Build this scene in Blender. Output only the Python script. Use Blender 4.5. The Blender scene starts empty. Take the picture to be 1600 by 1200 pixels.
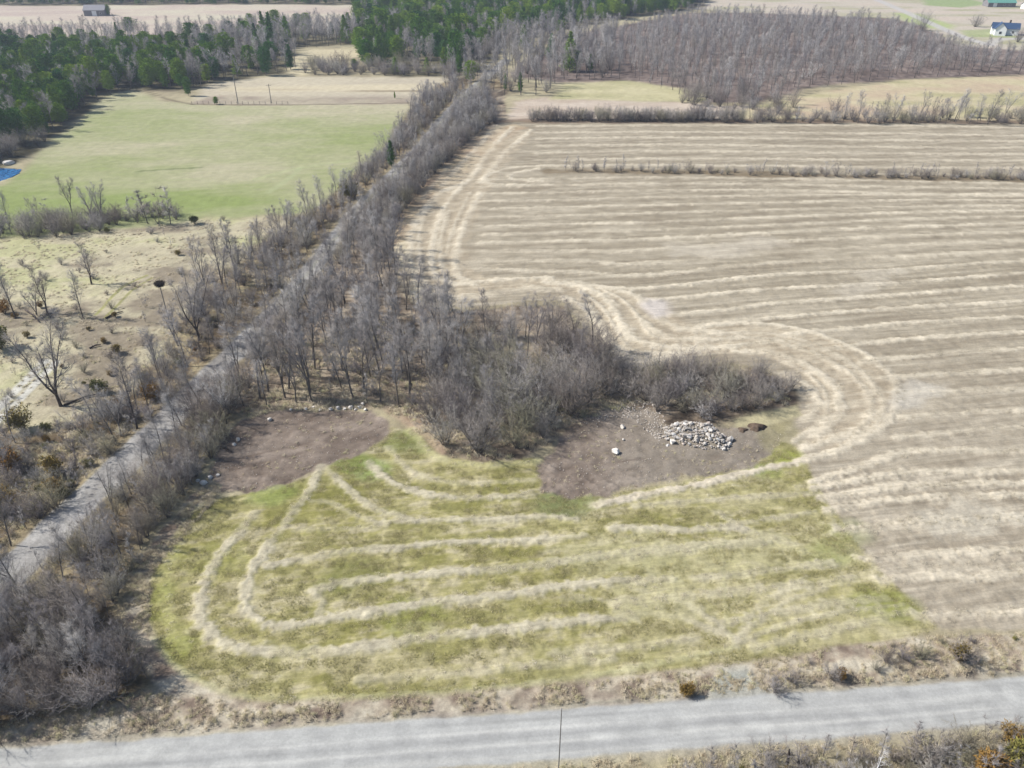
import bpy, math, random
import numpy as np
from mathutils import Vector, Matrix

random.seed(7)
rng = np.random.default_rng(7)
C = bpy.context.scene.collection
SC = bpy.context.scene

# ------------------------------------------------------------------ camera
CAM_H, FPX, PITCH = 80.0, 1225.0, math.radians(31.5)
cam_d = bpy.data.cameras.new("camera")
cam = bpy.data.objects.new("camera", cam_d)
C.objects.link(cam)
cam.location = (0, 0, CAM_H)
cam.rotation_euler = (math.pi / 2 - PITCH, 0, 0)
cam_d.sensor_fit = 'HORIZONTAL'
cam_d.sensor_width = 36.0
cam_d.lens = 36.0 * FPX / 1600.0
cam_d.clip_start = 0.5
cam_d.clip_end = 20000
SC.camera = cam

# ------------------------------------------------------------------ light
SUN_EL, SUN_AZ = math.radians(43), math.radians(278)      # azimuth clockwise from +Y
world = bpy.data.worlds.new("World")
SC.world = world
world.use_nodes = True
wn = world.node_tree
wn.nodes.clear()
wo = wn.nodes.new("ShaderNodeOutputWorld")
wb = wn.nodes.new("ShaderNodeBackground")
sky = wn.nodes.new("ShaderNodeTexSky")
sky.sky_type = 'NISHITA'
sky.sun_disc = False
sky.sun_elevation = SUN_EL
sky.sun_rotation = SUN_AZ
sky.air_density = 1.0
sky.dust_density = 1.0
wb.inputs['Strength'].default_value = 0.092
wn.links.new(sky.outputs[0], wb.inputs[0])
wn.links.new(wb.outputs[0], wo.inputs[0])
sun_d = bpy.data.lights.new("sun", 'SUN')
sun_d.energy = 5.0
sun_d.angle = math.radians(0.53)
sun_d.color = (1.0, 0.95, 0.87)
sun = bpy.data.objects.new("sun", sun_d)
C.objects.link(sun)
sd = Vector((math.sin(SUN_AZ) * math.cos(SUN_EL), math.cos(SUN_AZ) * math.cos(SUN_EL), math.sin(SUN_EL)))
sun.rotation_euler = sd.to_track_quat('Z', 'Y').to_euler()
sun.location = (-200, 0, 200)
SC.view_settings.view_transform = 'Standard'
SC.view_settings.look = 'None'
SC.view_settings.gamma = 1.0
SC.view_settings.use_curve_mapping = False
EXPO = 0.70
SC.view_settings.exposure = EXPO
SC.cycles.max_bounces = 5
SC.cycles.diffuse_bounces = 2
SC.cycles.glossy_bounces = 1
SC.cycles.volume_bounces = 0
SC.cycles.transparent_max_bounces = 4

KALB = 1.24 * 2 ** 0.63           # from the colour a sunlit surface shows to its own colour


def lin(c):
    c = np.asarray(c, float) / 255.0
    return np.where(c <= 0.04045, c / 12.92, ((c + 0.055) / 1.055) ** 2.4)


def alb(*c):
    return lin(c) / KALB


def W(u, v, z=0.0):
    """surveyed point: sight line (u, v) of the drone picture met with height z"""
    a = (u - 800) / FPX
    b = (v - 600) / FPX
    dy = math.cos(PITCH) - b * math.sin(PITCH)
    dz = -math.sin(PITCH) - b * math.cos(PITCH)
    t = (z - CAM_H) / dz
    return (a * t, dy * t)


def P(*pts):
    return np.array([W(*p) for p in pts])


# ------------------------------------------------------------------ noise
def _hash(ix, iy, s):
    h = (ix.astype(np.int64) * 374761393 + iy.astype(np.int64) * 668265263 + s * 1442695041) & 0x7fffffff
    h = ((h ^ (h >> 13)) * 1274126177) & 0x7fffffff
    return ((h ^ (h >> 16)) & 0xffff) / 65535.0


def vn(x, y, s=0):
    ix = np.floor(x); iy = np.floor(y)
    fx = x - ix; fy = y - iy
    fx = fx * fx * (3 - 2 * fx); fy = fy * fy * (3 - 2 * fy)
    a = _hash(ix, iy, s); b = _hash(ix + 1, iy, s); c = _hash(ix, iy + 1, s); d = _hash(ix + 1, iy + 1, s)
    return (a + (b - a) * fx) * (1 - fy) + (c + (d - c) * fx) * fy


def fbm(x, y, s=0, o=4):
    r = 0; a = .5; t = 0
    for k in range(o):
        r = r + a * vn(x * 2 ** k + 17.3 * k, y * 2 ** k - 9.1 * k, s + k)
        t += a; a *= .55
    return r / t


def sstep(a, b, x):
    t = np.clip((x - a) / (b - a), 0, 1)
    return t * t * (3 - 2 * t)


def seg_dist(px, py, pts):
    best = np.full(px.shape, 1e9)
    for (ax, ay), (bx, by) in zip(pts[:-1], pts[1:]):
        dx, dy = bx - ax, by - ay
        L = dx * dx + dy * dy + 1e-9
        t = np.clip(((px - ax) * dx + (py - ay) * dy) / L, 0, 1)
        d = np.hypot(px - ax - t * dx, py - ay - t * dy)
        np.minimum(best, d, out=best)
    return best


def in_poly(px, py, pts):
    ins = np.zeros(px.shape, bool)
    n = len(pts)
    for i in range(n):
        ax, ay = pts[i]; bx, by = pts[(i + 1) % n]
        if ay == by: continue
        c = ((ay > py) != (by > py)) & (px < (bx - ax) * (py - ay) / (by - ay) + ax)
        ins ^= c
    return ins


def smooth_line(pts, per=5):
    pts = np.asarray(pts, float)
    if len(pts) < 3: return pts
    q = np.vstack([2 * pts[0] - pts[1], pts, 2 * pts[-1] - pts[-2]])
    out = []
    for i in range(1, len(q) - 2):
        p0, p1, p2, p3 = q[i - 1:i + 3]
        for t in np.linspace(0, 1, per, endpoint=False):
            out.append(.5 * ((2 * p1) + (p2 - p0) * t + (2 * p0 - 5 * p1 + 4 * p2 - p3) * t * t + (-p0 + 3 * p1 - 3 * p2 + p3) * t ** 3))
    out.append(pts[-1])
    return np.array(out)


# ------------------------------------------------------------------ the survey of the ground
TRAIL = P((-140, 1060), (0, 915), (130, 790), (240, 680), (330, 590), (450, 470), (560, 330), (620, 270), (655, 235), (700, 180), (740, 140), (790, 95))
TRAIL = np.vstack([[TRAIL[0] - (TRAIL[1] - TRAIL[0]) * 2.0], TRAIL])
ROAD_F = lambda x: 57.55 + 0.0795 * x          # far edge
ROAD_N = lambda x: 51.45 + 0.0850 * x          # near edge
MAIN = P((790, 192), (745, 217), (700, 262), (655, 312), (612, 368), (618, 400), (632, 450), (650, 478), (700, 480), (760, 480), (820, 470), (880, 470), (920, 520), (950, 560),
         (985, 580), (1060, 572), (1130, 565), (1200, 575), (1245, 610), (1250, 640), (1235, 665), (1215, 700), (1250, 720), (1290, 790), (1340, 850), (1400, 920), (1470, 985),
         (1620, 985), (1900, 960), (2100, 700), (2000, 400), (1900, 240), (1800, 193), (1600, 190), (1200, 189), (900, 189))
GREEN = P((350, 775), (430, 767), (480, 745), (540, 715), (600, 690), (606, 668), (640, 672), (675, 700), (700, 716), (760, 722), (830, 716), (850, 740), (850, 775), (930, 778),
          (1100, 745), (1180, 728), (1210, 700), (1225, 690), (1245, 700), (1290, 780), (1340, 850), (1400, 915), (1465, 982), (1440, 992), (1300, 1012), (1150, 1036), (1000, 1052), (900, 1064),
          (750, 1078), (600, 1090), (450, 1099), (370, 1088), (300, 1056), (255, 1015), (230, 955), (236, 900), (265, 845), (300, 800))
SOIL1 = P((378, 655), (420, 643), (500, 641), (575, 643), (605, 655), (612, 672), (600, 690), (560, 708), (510, 733), (455, 752), (400, 768), (345, 765), (322, 745), (335, 710), (350, 680))
SOIL2 = P((838, 735), (860, 705), (885, 680), (905, 655), (960, 632), (1015, 640), (1040, 665), (1100, 668), (1150, 668), (1200, 668), (1222, 680), (1215, 705), (1180, 728), (1100, 743),
          (1020, 760), (950, 772), (890, 780), (845, 770))
HAYF = P((168, 147), (205, 141), (255, 158), (300, 163), (420, 166), (620, 163), (680, 166), (660, 230), (600, 270), (540, 305), (500, 325), (460, 336), (410, 336), (370, 340), (320, 338), (290, 350), (190, 362), (0, 372),
         (-120, 380), (-160, 300), (0, 290), (34, 266), (60, 240), (95, 212), (130, 182))
MEADOW = P((-300, 420), (-120, 384), (0, 374), (190, 358), (300, 345), (420, 338), (480, 345), (440, 400), (380, 470), (300, 560), (240, 640), (180, 690), (100, 700), (0, 680), (-300, 700))
WOOD_C = P((375, 650), (450, 640), (520, 638), (600, 642), (640, 660), (690, 708), (740, 718), (820, 718), (860, 695), (885, 668), (960, 628), (1000, 640), (1040, 672), (1100, 665), (1180, 648),
           (1245, 630), (1240, 600), (1180, 575), (1060, 572), (985, 580), (950, 560), (920, 520), (880, 480), (820, 475), (760, 485), (700, 485), (650, 480), (625, 440), (612, 380), (655, 312), (700, 262),
           (745, 217), (790, 192), (790, 140), (740, 140), (640, 240), (520, 380), (420, 500), (340, 600), (355, 650))
RAILSIDE = P((-160, 1170), (0, 1150), (120, 1125), (200, 1090), (260, 1070), (240, 1040), (205, 1000), (190, 960), (205, 900), (250, 830), (300, 770), (330, 720), (360, 665), (420, 560), (480, 470), (600, 345), (660, 290),
             (740, 210), (800, 130), (760, 110), (690, 130), (640, 165), (600, 230), (540, 290), (460, 345), (360, 420), (280, 500), (220, 600), (150, 680), (60, 700), (0, 690), (-200, 720))
SCRUB = P((-260, 700), (0, 660), (60, 675), (120, 650), (200, 640), (250, 640), (180, 720), (60, 850), (0, 905), (-300, 1150))
PINEW = P((-200, 330), (0, 262), (60, 236), (110, 200), (160, 158), (220, 140), (300, 143), (345, 128), (430, 118), (470, 110), (460, 75), (560, 70), (600, 118), (700, 122), (760, 110), (800, 60),
          (1100, 10), (1120, -25), (-500, -25), (-500, 60), (0, 45), (120, 50), (-200, 250))
FARW = P((870, 128), (1000, 128), (1060, 150), (1100, 162), (1200, 160), (1260, 140), (1400, 124), (1600, 118), (1800, 115), (1900, 70), (1620, 80), (1500, 72), (1440, 40), (1390, 28), (1180, 20), (1080, 20), (860, 60), (800, 120))
PALE_R = P((800, 158), (850, 152), (1060, 160), (1300, 175), (1300, 189), (900, 189), (785, 190))
YEL_R = P((880, 130), (980, 126), (1080, 138), (1110, 158), (1000, 158), (860, 155))
YEL_R2 = P((1130, 178), (1220, 158), (1290, 142), (1400, 126), (1600, 118), (1800, 118), (1900, 190), (1600, 190), (1180, 190))
TAN_L = P((325, 130), (420, 120), (700, 120), (720, 160), (600, 163), (420, 166), (300, 163))
TOPF_L = P((-400, 52), (0, 60), (200, 55), (400, 48), (560, 44), (600, 8), (280, 7), (240, 9), (-400, 9))
CLEAR = P((450, 112), (450, 90), (480, 78), (560, 76), (585, 85), (520, 95), (470, 118))
TOPF_R = P((1080, 14), (1180, 22), (1390, 32), (1480, 76), (1620, 84), (1900, 70), (2100, 0), (1700, -18), (1160, -16))
POND = P((-60, 262), (0, 262), (34, 264), (30, 270), (16, 277), (0, 283), (-60, 300))

STRAW = (230, 219, 197)
GCOL = [STRAW]
TRACK = []      # (world pts, half width m, colour, strength, height)


def row(*pts, w=1.0, c=None, s=.85, h=.24, ext=None):
    if c is None: c = GCOL[0]
    TRACK.append((smooth_line(P(*pts)), w * (1.18 if GCOL[0] != STRAW else 1), c, s, h))


XS = (750, 900, 1000, 1200, 1400, 1600)
for ys in [(281, 279, 277, 279, 283, 287), (292, 289, 287, 288, 292, 295), (303, 300, 298, 297, 302, 304), (315, 312, 309, 306, 304, 307), (327, 323, 321, 317, 313, 313), (340, 336, 334, 328, 323, 321),
           (354, 350, 348, 340, 333, 329), (367, 363, 360, 352, 343, 338), (380, 376, 374, 364, 355, 349), (393, 392, 391, 378, 369, 362), (407, 408, 412, 395, 384, 376), (421, 425, 431, 411, 402, 391)]:
    w = 1.2
    x0 = 800 + (XS[-1] - 800)
    row(*[(x, y) for x, y in zip(XS, ys)], (1800, ys[-1] + (ys[-1] - ys[-2]) * .8), w=w * random.uniform(.8, 1.1), s=random.uniform(.6, .9))
for ys in [(None, 441, 451, 430, 421, 407), (None, None, 471, 452, 442, 427), (None, None, None, 475, 461, 447), (None, None, None, 497, 482, 471)]:
    row(*[(x, y) for x, y in zip(XS, ys) if y], (1800, ys[-1] - 8), w=.95)
row((1050, 492), (1120, 486), (1200, 475), w=.95)
row((1060, 512), (1120, 506), (1200, 497), w=.95)
for r in [((1230, 522), (1340, 512), (1420, 504), (1600, 495), (1800, 488)), ((1290, 545), (1420, 530), (1600, 519), (1800, 512)), ((1345, 566), (1420, 558), (1600, 545), (1800, 540)),
          ((1380, 590), (1450, 586), (1600, 578), (1800, 572)), ((1395, 615), (1480, 612), (1600, 609), (1800, 604)), ((1405, 652), (1500, 646), (1600, 642), (1800, 640)), ((1400, 684), (1500, 676), (1600, 668), (1800, 664)),
          ((1270, 754), (1330, 735), (1415, 708), (1500, 704), (1600, 706), (1800, 706)), ((1275, 764), (1400, 740), (1500, 737), (1600, 737), (1800, 737)), ((1285, 779), (1400, 760), (1500, 757), (1600, 756), (1800, 756)),
          ((1292, 797), (1400, 781), (1500, 775), (1600, 774), (1800, 774)), ((1310, 828), (1450, 815), (1600, 806), (1800, 806)), ((1345, 872), (1450, 866), (1600, 859), (1800, 856)),
          ((1375, 908), (1450, 900), (1520, 903), (1600, 897), (1800, 893)), ((1430, 962), (1520, 961), (1600, 956), (1800, 950))]:
    row(*r, w=.9, s=.8)
row((1310, 828), (1450, 820), (1600, 812), w=1.9, s=.35)
row((1375, 890), (1450, 885), (1600, 880), w=1.5, s=.35)
for ys in [(197, 196, 196, 200), (207, 206, 209, 212), (217, 215, 219, 221), (228, 226, 230, 231), (239, 236, 240, 241), (250, 248, 250, 251), (260, 258, 262, 262)]:
    row(*[(x, y) for x, y in zip((840, 1050, 1400, 1600), ys)], (1800, ys[-1] + 2), w=1.7, s=.6)
# headland passes
row((725, 287), (700, 315), (685, 345), (676, 375), (674, 405), (680, 430), (700, 442), (740, 445), w=1.0, s=1)
row((750, 300), (735, 330), (720, 365), (712, 400), (715, 430), (735, 440), (800, 436), (860, 434), w=1.1)
row((725, 287), (690, 300), (668, 322), (652, 345), (642, 370), (640, 400), (646, 440), (670, 460), w=1.3)
row((800, 198), (765, 235), (742, 270), (725, 287), w=1.3)
row((830, 203), (792, 235), (770, 262), (750, 285), w=1.3)
row((700, 262), (680, 285), (660, 310), w=1.2, s=.5)
row((860, 258), (800, 262), (765, 272), (757, 282), (775, 288), (860, 289), w=1.1)
row((840, 264), (805, 270), (797, 277), (815, 282), (860, 283), w=1.0)
row((625, 382), (630, 420), (640, 455), (665, 470), w=2.0, c=(226, 214, 186), s=.8)
row((690, 466), (760, 462), (820, 452), (870, 452), w=1.8, s=.6)
row((850, 441), (900, 446), (935, 458), (955, 478), (970, 505), (985, 530), w=1.5, s=1)
row((900, 443), (960, 452), (990, 462), (1015, 482), (1040, 503), (1065, 515), (1120, 520), w=1.3)
row((880, 465), (915, 480), (935, 505), (955, 535), (975, 556), (1020, 562), (1060, 556), w=1.4, s=.8)
row((985, 530), (1030, 541), (1090, 545), (1150, 541), w=1.5, s=.9)
row((1000, 500), (1040, 525), (1090, 532), (1160, 527), w=1.2, s=.8)
row((930, 790), (1000, 775), (1100, 755), (1170, 738), (1250, 722), (1310, 703), (1360, 680), (1390, 655), (1402, 625), (1395, 592), (1362, 560), (1305, 532), (1245, 514), (1180, 506), (1120, 508), (1060, 517), w=.85, s=1)
row((1140, 540), (1200, 535), (1260, 548), (1310, 572), (1345, 600), (1362, 630), (1352, 660), (1310, 685), (1255, 700), w=1.0, s=.9)
row((1150, 550), (1210, 553), (1262, 572), (1298, 598), (1312, 625), (1302, 655), (1270, 680), w=1.3, s=.85)
row((1170, 528), (1240, 535), (1290, 550), (1335, 575), (1368, 605), (1380, 635), (1370, 662), (1330, 690), w=.9, s=.8)
row((1225, 585), (1265, 605), (1278, 630), (1262, 655), w=1.2, s=.8)
row((775, 196), (745, 230), (715, 262), (690, 290), w=1.2, s=.55)
row((700, 330), (690, 360), (688, 395), (692, 425), (710, 446), w=.7, s=.7)
row((663, 335), (655, 365), (655, 400), (662, 440), (690, 455), w=.8, s=.7)
row((735, 300), (722, 325), (706, 362), (698, 400), w=.6, s=.6)
row((905, 455), (940, 480), (962, 515), (985, 545), (1030, 552), (1090, 550), w=.7, s=.8)
row((935, 450), (975, 470), (1000, 500), (1020, 525), (1070, 528), (1150, 520), (1220, 524), (1290, 545), (1345, 580), (1372, 620), w=.6, s=.7)
row((1215, 560), (1262, 585), (1290, 618), (1285, 655), (1240, 690), w=.6, s=.7)
# mown field
GCOL[0] = (212, 204, 178)
row((397, 803), (375, 830), (350, 860), (328, 895), (316, 930), (314, 962), (328, 988), (355, 1006), (400, 1016), (450, 1021), (500, 1019), (560, 1012), (620, 1004), (700, 992), (800, 981), (880, 974), (930, 969), (990, 965), w=.8, s=.95)
row((500, 730), (485, 765), (465, 790), (440, 825), (415, 860), (395, 890), (384, 920), (384, 944), (396, 963), (420, 976), (470, 976), (520, 966), (570, 958), (640, 946), (720, 937), (800, 928), (880, 917), (960, 908), (1050, 906), w=.75, s=1)
row((415, 885), (450, 877), (500, 868), (560, 860), (620, 856), (700, 848), (800, 845), (860, 842), (910, 838), w=.62, s=.95)
row((490, 928), (500, 919), (560, 908), (640, 900), (700, 893), (800, 887), (860, 880), (930, 868), (1000, 862), (1100, 852), (1200, 848), w=.72, s=.95)
row((488, 926), (502, 940), (498, 956), w=.6, s=.6)
row((483, 782), (520, 787), (550, 803), (590, 818), w=.5, s=.7)
row((510, 732), (530, 752), (550, 770), (572, 788), (600, 800), (650, 814), w=.6, s=.8)
row((575, 722), (600, 745), (640, 765), (700, 777), (760, 777), (830, 773), w=.75, s=.95)
row((606, 700), (640, 735), (690, 752), (760, 755), (830, 750), w=.6, s=.6)
row((640, 672), (668, 705), (700, 721), (760, 726), (840, 720), w=.8, s=.7, c=(212, 208, 160))
row((600, 816), (680, 813), (760, 812), (860, 808), (900, 812), w=.55, s=.8)
row((460, 828), (520, 826), (600, 824), w=.5, s=.5)
row((955, 826), (1000, 826), (1075, 828), (1160, 826), w=.75, s=.9)
row((1085, 905), (1180, 893), (1300, 880), w=.7, s=.6)
row((990, 790), (1090, 782), (1200, 775), (1270, 770), w=.6, s=.5)
row((1090, 828), (1180, 815), (1270, 800), w=.6, s=.5)
row((960, 945), (1080, 930), (1200, 920), (1330, 905), w=.8, s=.5)
row((1130, 975), (1250, 950), (1380, 935), w=.7, s=.5)
row((1150, 1000), (1100, 960), (1050, 935), (990, 920), w=.4, s=.5)
row((1150, 1000), (1090, 975), (1030, 960), (960, 955), w=.4, s=.5)
row((1150, 1000), (1190, 965), (1240, 935), (1290, 920), w=.4, s=.45)
row((1150, 1005), (1230, 975), (1320, 955), (1410, 945), w=.4, s=.45)
row((980, 872), (1040, 861), (1100, 852), w=.7, s=.6)
row((560, 1062), (700, 1052), (830, 1040), (960, 1030), w=.6, s=.5)
row((860, 1022), (960, 1014), (1080, 1000), w=.7, s=.5)
row((228, 985), (262, 1030), (300, 1058), (350, 1081), (420, 1091), (600, 1087), (800, 1071), (900, 1058), (1000, 1042), (1150, 1012), w=.4, s=.4, c=(205, 203, 160))
row((960, 905), (1050, 925), (1090, 950), (1120, 985), w=.6, s=.35)
row((880, 935), (980, 940), (1060, 960), (1120, 990), w=.6, s=.35)
row((1130, 850), (1130, 900), (1135, 960), (1145, 1010), w=.3, s=.25, c=(206, 203, 155))
row((1260, 900), (1210, 930), (1170, 965), (1150, 1010), w=.5, s=.35)
row((1120, 800), (1170, 830), (1240, 850), w=.7, s=.5)
row((1420, 955), (1300, 985), (1180, 1012), w=.7, s=.45)
row((280, 850), (258, 900), (262, 960), (290, 1010), w=.8, s=.35, c=(205, 205, 140))

AX_SL = (W(1600, 391)[1] - W(1000, 431)[1]) / (W(1600, 391)[0] - W(1000, 431)[0])


def ground_fields(x, y):
    """colour, height and zone for points of the ground"""
    n = x.shape[0]
    big = fbm(x / 45, y / 45, 1, 3)
    med = fbm(x / 9, y / 9, 5, 4)
    fin = fbm(x / 1.6, y / 1.6, 11, 3)
    ux, uy = x + AX_SL * y, y - AX_SL * x
    strk = fbm(ux / 22, uy / 1.5, 21, 3)
    strk2 = fbm(ux / 9, uy / .7, 31, 2)
    clump = sstep(.52, .72, fbm(x / 3.2, y / 3.2, 41, 4))
    col = np.zeros((n, 3)); hgt = np.zeros(n); zone = np.zeros(n, np.int8)

    def mix(a, b, t):
        return a + (b - a) * t[:, None]

    def noisecol(cols, t):
        cs = [alb(*c) for c in cols]
        t = np.clip(t, 0, .9999) * (len(cs) - 1)
        i = t.astype(int); f = t - i
        cs = np.array(cs)
        return cs[i] * (1 - f)[:, None] + cs[i + 1] * f[:, None]

    def contrast(t, k=2.2):
        return np.clip((t - .5) * k + .5, 0, 1)

    col[:] = noisecol([(150, 140, 118), (186, 176, 146), (200, 192, 160)], contrast(med * .6 + big * .4))

    def region(poly, cc, zid, soft=1.5, namp=2.0, nsc=6.0, s=1.0, hh=None):
        nonlocal col, hgt
        m = 8 + namp
        x0, y0 = poly.min(0) - m; x1, y1 = poly.max(0) + m
        idx = np.where((x > x0) & (x < x1) & (y > y0) & (y < y1))[0]
        if not len(idx): return
        px, py = x[idx], y[idx]
        ring = np.vstack([poly, poly[:1]])
        d = seg_dist(px, py, ring)
        sgn = np.where(in_poly(px, py, poly), 1, -1)
        v = d * sgn + (fbm(px / nsc, py / nsc, 77 + zid, 4) - .5) * 2 * namp
        wgt = sstep(-soft, soft, v) * s
        col[idx] = mix(col[idx], cc[idx] if cc.ndim == 2 else np.broadcast_to(cc, (len(idx), 3)), wgt)
        if zid: zone[idx[wgt > .5]] = zid
        if hh is not None: hgt[idx] += hh[idx] * wgt
        return

    c_topr = noisecol([(186, 182, 150), (208, 198, 182), (214, 200, 184)], contrast(fbm(x / 50, y / 20, 4, 3)))
    region(TOPF_R, c_topr, 9, 6, 6, 30)
    region(P((1395, 20), (1440, 22), (1490, 40), (1480, 46), (1420, 40)), alb(186, 196, 140), 9, 5, 3, 20)
    region(P((1440, -8), (1500, -4), (1545, 6), (1500, 12), (1445, 8)), alb(165, 180, 130), 9, 5, 3, 20)
    region(P((1560, 45), (1500, 48), (1515, 58), (1600, 60)), alb(165, 180, 120), 9, 4, 3, 20, .7)
    region(TAN_L, noisecol([(198, 188, 168), (212, 202, 178)], contrast(fbm(x / 60, y / 12, 6, 3))), 9, 3, 3, 20)
    region(P((300, 163), (720, 160), (720, 150), (560, 153), (330, 150)), noisecol([(166, 152, 138), (190, 180, 158)], contrast(med)), 9, 3, 4, 14, .85)
    region(P((345, 136), (700, 130), (700, 142), (345, 143)), alb(224, 212, 182), 9, 3, 2, 20, .8)
    # woods
    c_wood = noisecol([(92, 82, 73), (136, 122, 107), (172, 157, 138), (194, 180, 158)], contrast(med * .5 + fin * .5, 2.6))
    c_woodr = noisecol([(104, 91, 84), (140, 125, 118), (170, 155, 146)], contrast(med * .6 + fin * .4, 2.2))
    c_pine = noisecol([(72, 70, 54), (112, 106, 84), (150, 142, 116)], contrast(med))
    region(PINEW, c_pine, 6, 4, 6, 15)
    c_top = noisecol([(200, 184, 172), (210, 196, 180), (214, 206, 184)], contrast(fbm(x / 60, y / 25, 3, 3)))
    region(TOPF_L, c_top, 9, 6, 8, 40)
    region(FARW, c_woodr, 6, 4, 5, 18)
    region(CLEAR, noisecol([(200, 190, 160), (226, 214, 180)], med), 9, 3, 4, 15)
    region(PALE_R, noisecol([(200, 184, 166), (220, 206, 190)], contrast(fbm(x / 30, y / 10, 8, 3))), 9, 3, 4, 14)
    region(YEL_R, noisecol([(186, 182, 140), (214, 206, 168)], contrast(fbm(x / 20, y / 10, 9, 3))), 9, 3, 4, 14)
    region(YEL_R2, noisecol([(190, 184, 142), (214, 202, 168), (206, 186, 160)], contrast(fbm(x / 30, y / 16, 10, 3))), 9, 3, 4, 14)
    # big hay field
    g = contrast(fbm(x / 55, y / 30, 14, 4) * .75 + strk * .15 + fbm(x / 5, y / 4, 15, 3) * .10, 2.4)
    g = np.clip(g + (1 - sstep(215, 300, y)) * .35 - sstep(300, 390, y) * .15, 0, 1)
    c_hay = noisecol([(198, 192, 162), (184, 184, 146), (170, 176, 128), (154, 168, 106)], g)
    region(HAYF, c_hay, 4, 2.5, 2.5, 14)
    # meadow
    gm = fbm(x / 14, y / 9, 51, 4)
    c_mead = noisecol([(162, 151, 132), (202, 193, 166), (214, 206, 174), (202, 200, 156)], contrast(gm, 2.8))
    region(MEADOW, c_mead, 5, 2, 4, 9)
    region(SCRUB, noisecol([(98, 84, 68), (138, 122, 98), (176, 162, 132)], contrast(med * .5 + fin * .5, 2.4)), 5, 2, 4, 9)
    region(RAILSIDE, noisecol([(100, 86, 70), (148, 132, 106), (186, 174, 142)], contrast(med * .5 + fin * .5, 2.4)), 6, 2, 3, 8)
    region(WOOD_C, c_wood, 6, 1.2, 2, 5)
    # main stubble field
    t = contrast(strk * .55 + strk2 * .25 + med * .2, 2.6)
    c_st = noisecol([(158, 147, 128), (176, 166, 146), (197, 187, 167)], t)
    nearw = sstep(190, 90, y) * .5
    c_st = mix(c_st, noisecol([(171, 160, 142), (207, 197, 179)], contrast(strk2 * .6 + fin * .4, 3)), nearw)
    region(MAIN, c_st, 2, .6, .8, 4)
    edge = P((650, 290), (700, 255), (745, 217), (800, 192), (820, 200), (770, 235), (720, 275), (680, 310), (645, 350), (632, 400), (650, 450), (620, 440), (612, 370))
    region(edge, noisecol([(190, 160, 132), (214, 196, 160)], contrast(med)), 2, 2, 2, 6, .6)
    band = P((770, 200), (735, 235), (700, 275), (665, 315), (640, 360), (640, 410), (655, 455), (720, 462), (800, 452), (880, 452), (930, 490), (965, 545), (1000, 562), (1060, 556), (1130, 548), (1200, 556), (1255, 590), (1262, 640), (1250, 690),
             (1310, 700), (1375, 665), (1398, 615), (1370, 565), (1300, 528), (1200, 506), (1090, 512), (1040, 490), (1000, 462), (940, 446), (860, 436), (760, 436), (725, 415), (730, 370), (755, 310), (790, 255), (835, 205))
    region(band, noisecol([(186, 171, 147), (212, 199, 175)], contrast(strk2 * .5 + fin * .5, 2.5)), 2, 1, 2.5, 6, .6)
    # mown green field
    t = contrast(strk * .4 + fbm(ux / 5, uy / 2.2, 61, 4) * .6, 2.8)
    t = np.clip(t + (contrast(fbm(ux / 1.6, uy / 1.0, 63, 3), 3) - .5) * .5, 0, 1)
    c_gr = noisecol([(144, 142, 84), (161, 157, 97), (185, 178, 128), (207, 198, 163)], t)
    t2 = (.35 + .4 * sstep(-10, 30, x)) * contrast(fbm(x / 10, y / 7, 66, 4), 2)
    c_gr = mix(c_gr, noisecol([(196, 188, 142), (208, 200, 164)], fin), t2)
    region(GREEN, c_gr, 3, .5, .9, 5)
    # brighter and darker fresh grass
    for cx, cy, r, c, s in [(580, 735, 3.2, (130, 168, 70), 0.54), (420, 775, 3.5, (142, 164, 82), 0.48), (550, 722, 3, (134, 150, 80), .7), (640, 690, 3.6, (128, 138, 82), .7), (890, 788, 4.0, (134, 146, 96), .6), (860, 790, 3.2, (126, 134, 92), .5), (1320, 830, 4, (140, 158, 74), 0.36),
                            (1300, 860, 4, (140, 160, 80), 0.3), (1230, 712, 3.2, (168, 176, 84), .8), (1190, 735, 3, (150, 164, 90), .6), (1390, 945, 4, (150, 158, 76), .6), (530, 905, 5, (134, 138, 78), .6), (640, 960, 4, (140, 148, 72), .5), (245, 930, 3, (148, 154, 72), .6), (240, 960, 2.5, (148, 154, 72), .6),
                            (1030, 880, 4, (150, 150, 84), .5), (270, 1010, 3, (150, 158, 76), .6), (330, 870, 4, (156, 158, 84), .5)]:
        wx, wy = W(cx, cy)
        d = np.hypot((x - wx) * .7, y - wy) / r + (med - .5) * 1.4
        wgt = (1 - sstep(.5, 1.1, d)) * s
        col = mix(col, np.broadcast_to(alb(*c) * 1.0, col.shape), wgt)
    # dry fringe between the mown field, the trees and the road
    fr = P((190, 970), (228, 930), (232, 985), (262, 1034), (300, 1062), (350, 1085), (420, 1098), (600, 1093), (800, 1079), (900, 1066), (1000, 1054), (1150, 1038), (1300, 1014), (1440, 994), (1600, 990), (1900, 975), (1900, 1030), (1600, 1052),
           (1300, 1073), (1060, 1095), (800, 1111), (400, 1140), (0, 1166), (-200, 1180), (-200, 1150), (0, 1140), (150, 1110), (250, 1075), (215, 1020))
    c_fr = noisecol([(146, 130, 117), (182, 168, 150), (210, 199, 178), (220, 211, 191)], contrast(fbm(ux / 4, uy / 1.8, 71, 4) * .6 + fin * .4, 2.8))
    region(fr, c_fr, 5, .5, .8, 4)
    region(P((205, 900), (250, 832), (300, 772), (330, 745), (345, 765), (300, 800), (262, 845), (234, 900), (228, 940), (195, 970)), c_fr, 5, .6, .8, 4)
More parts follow.
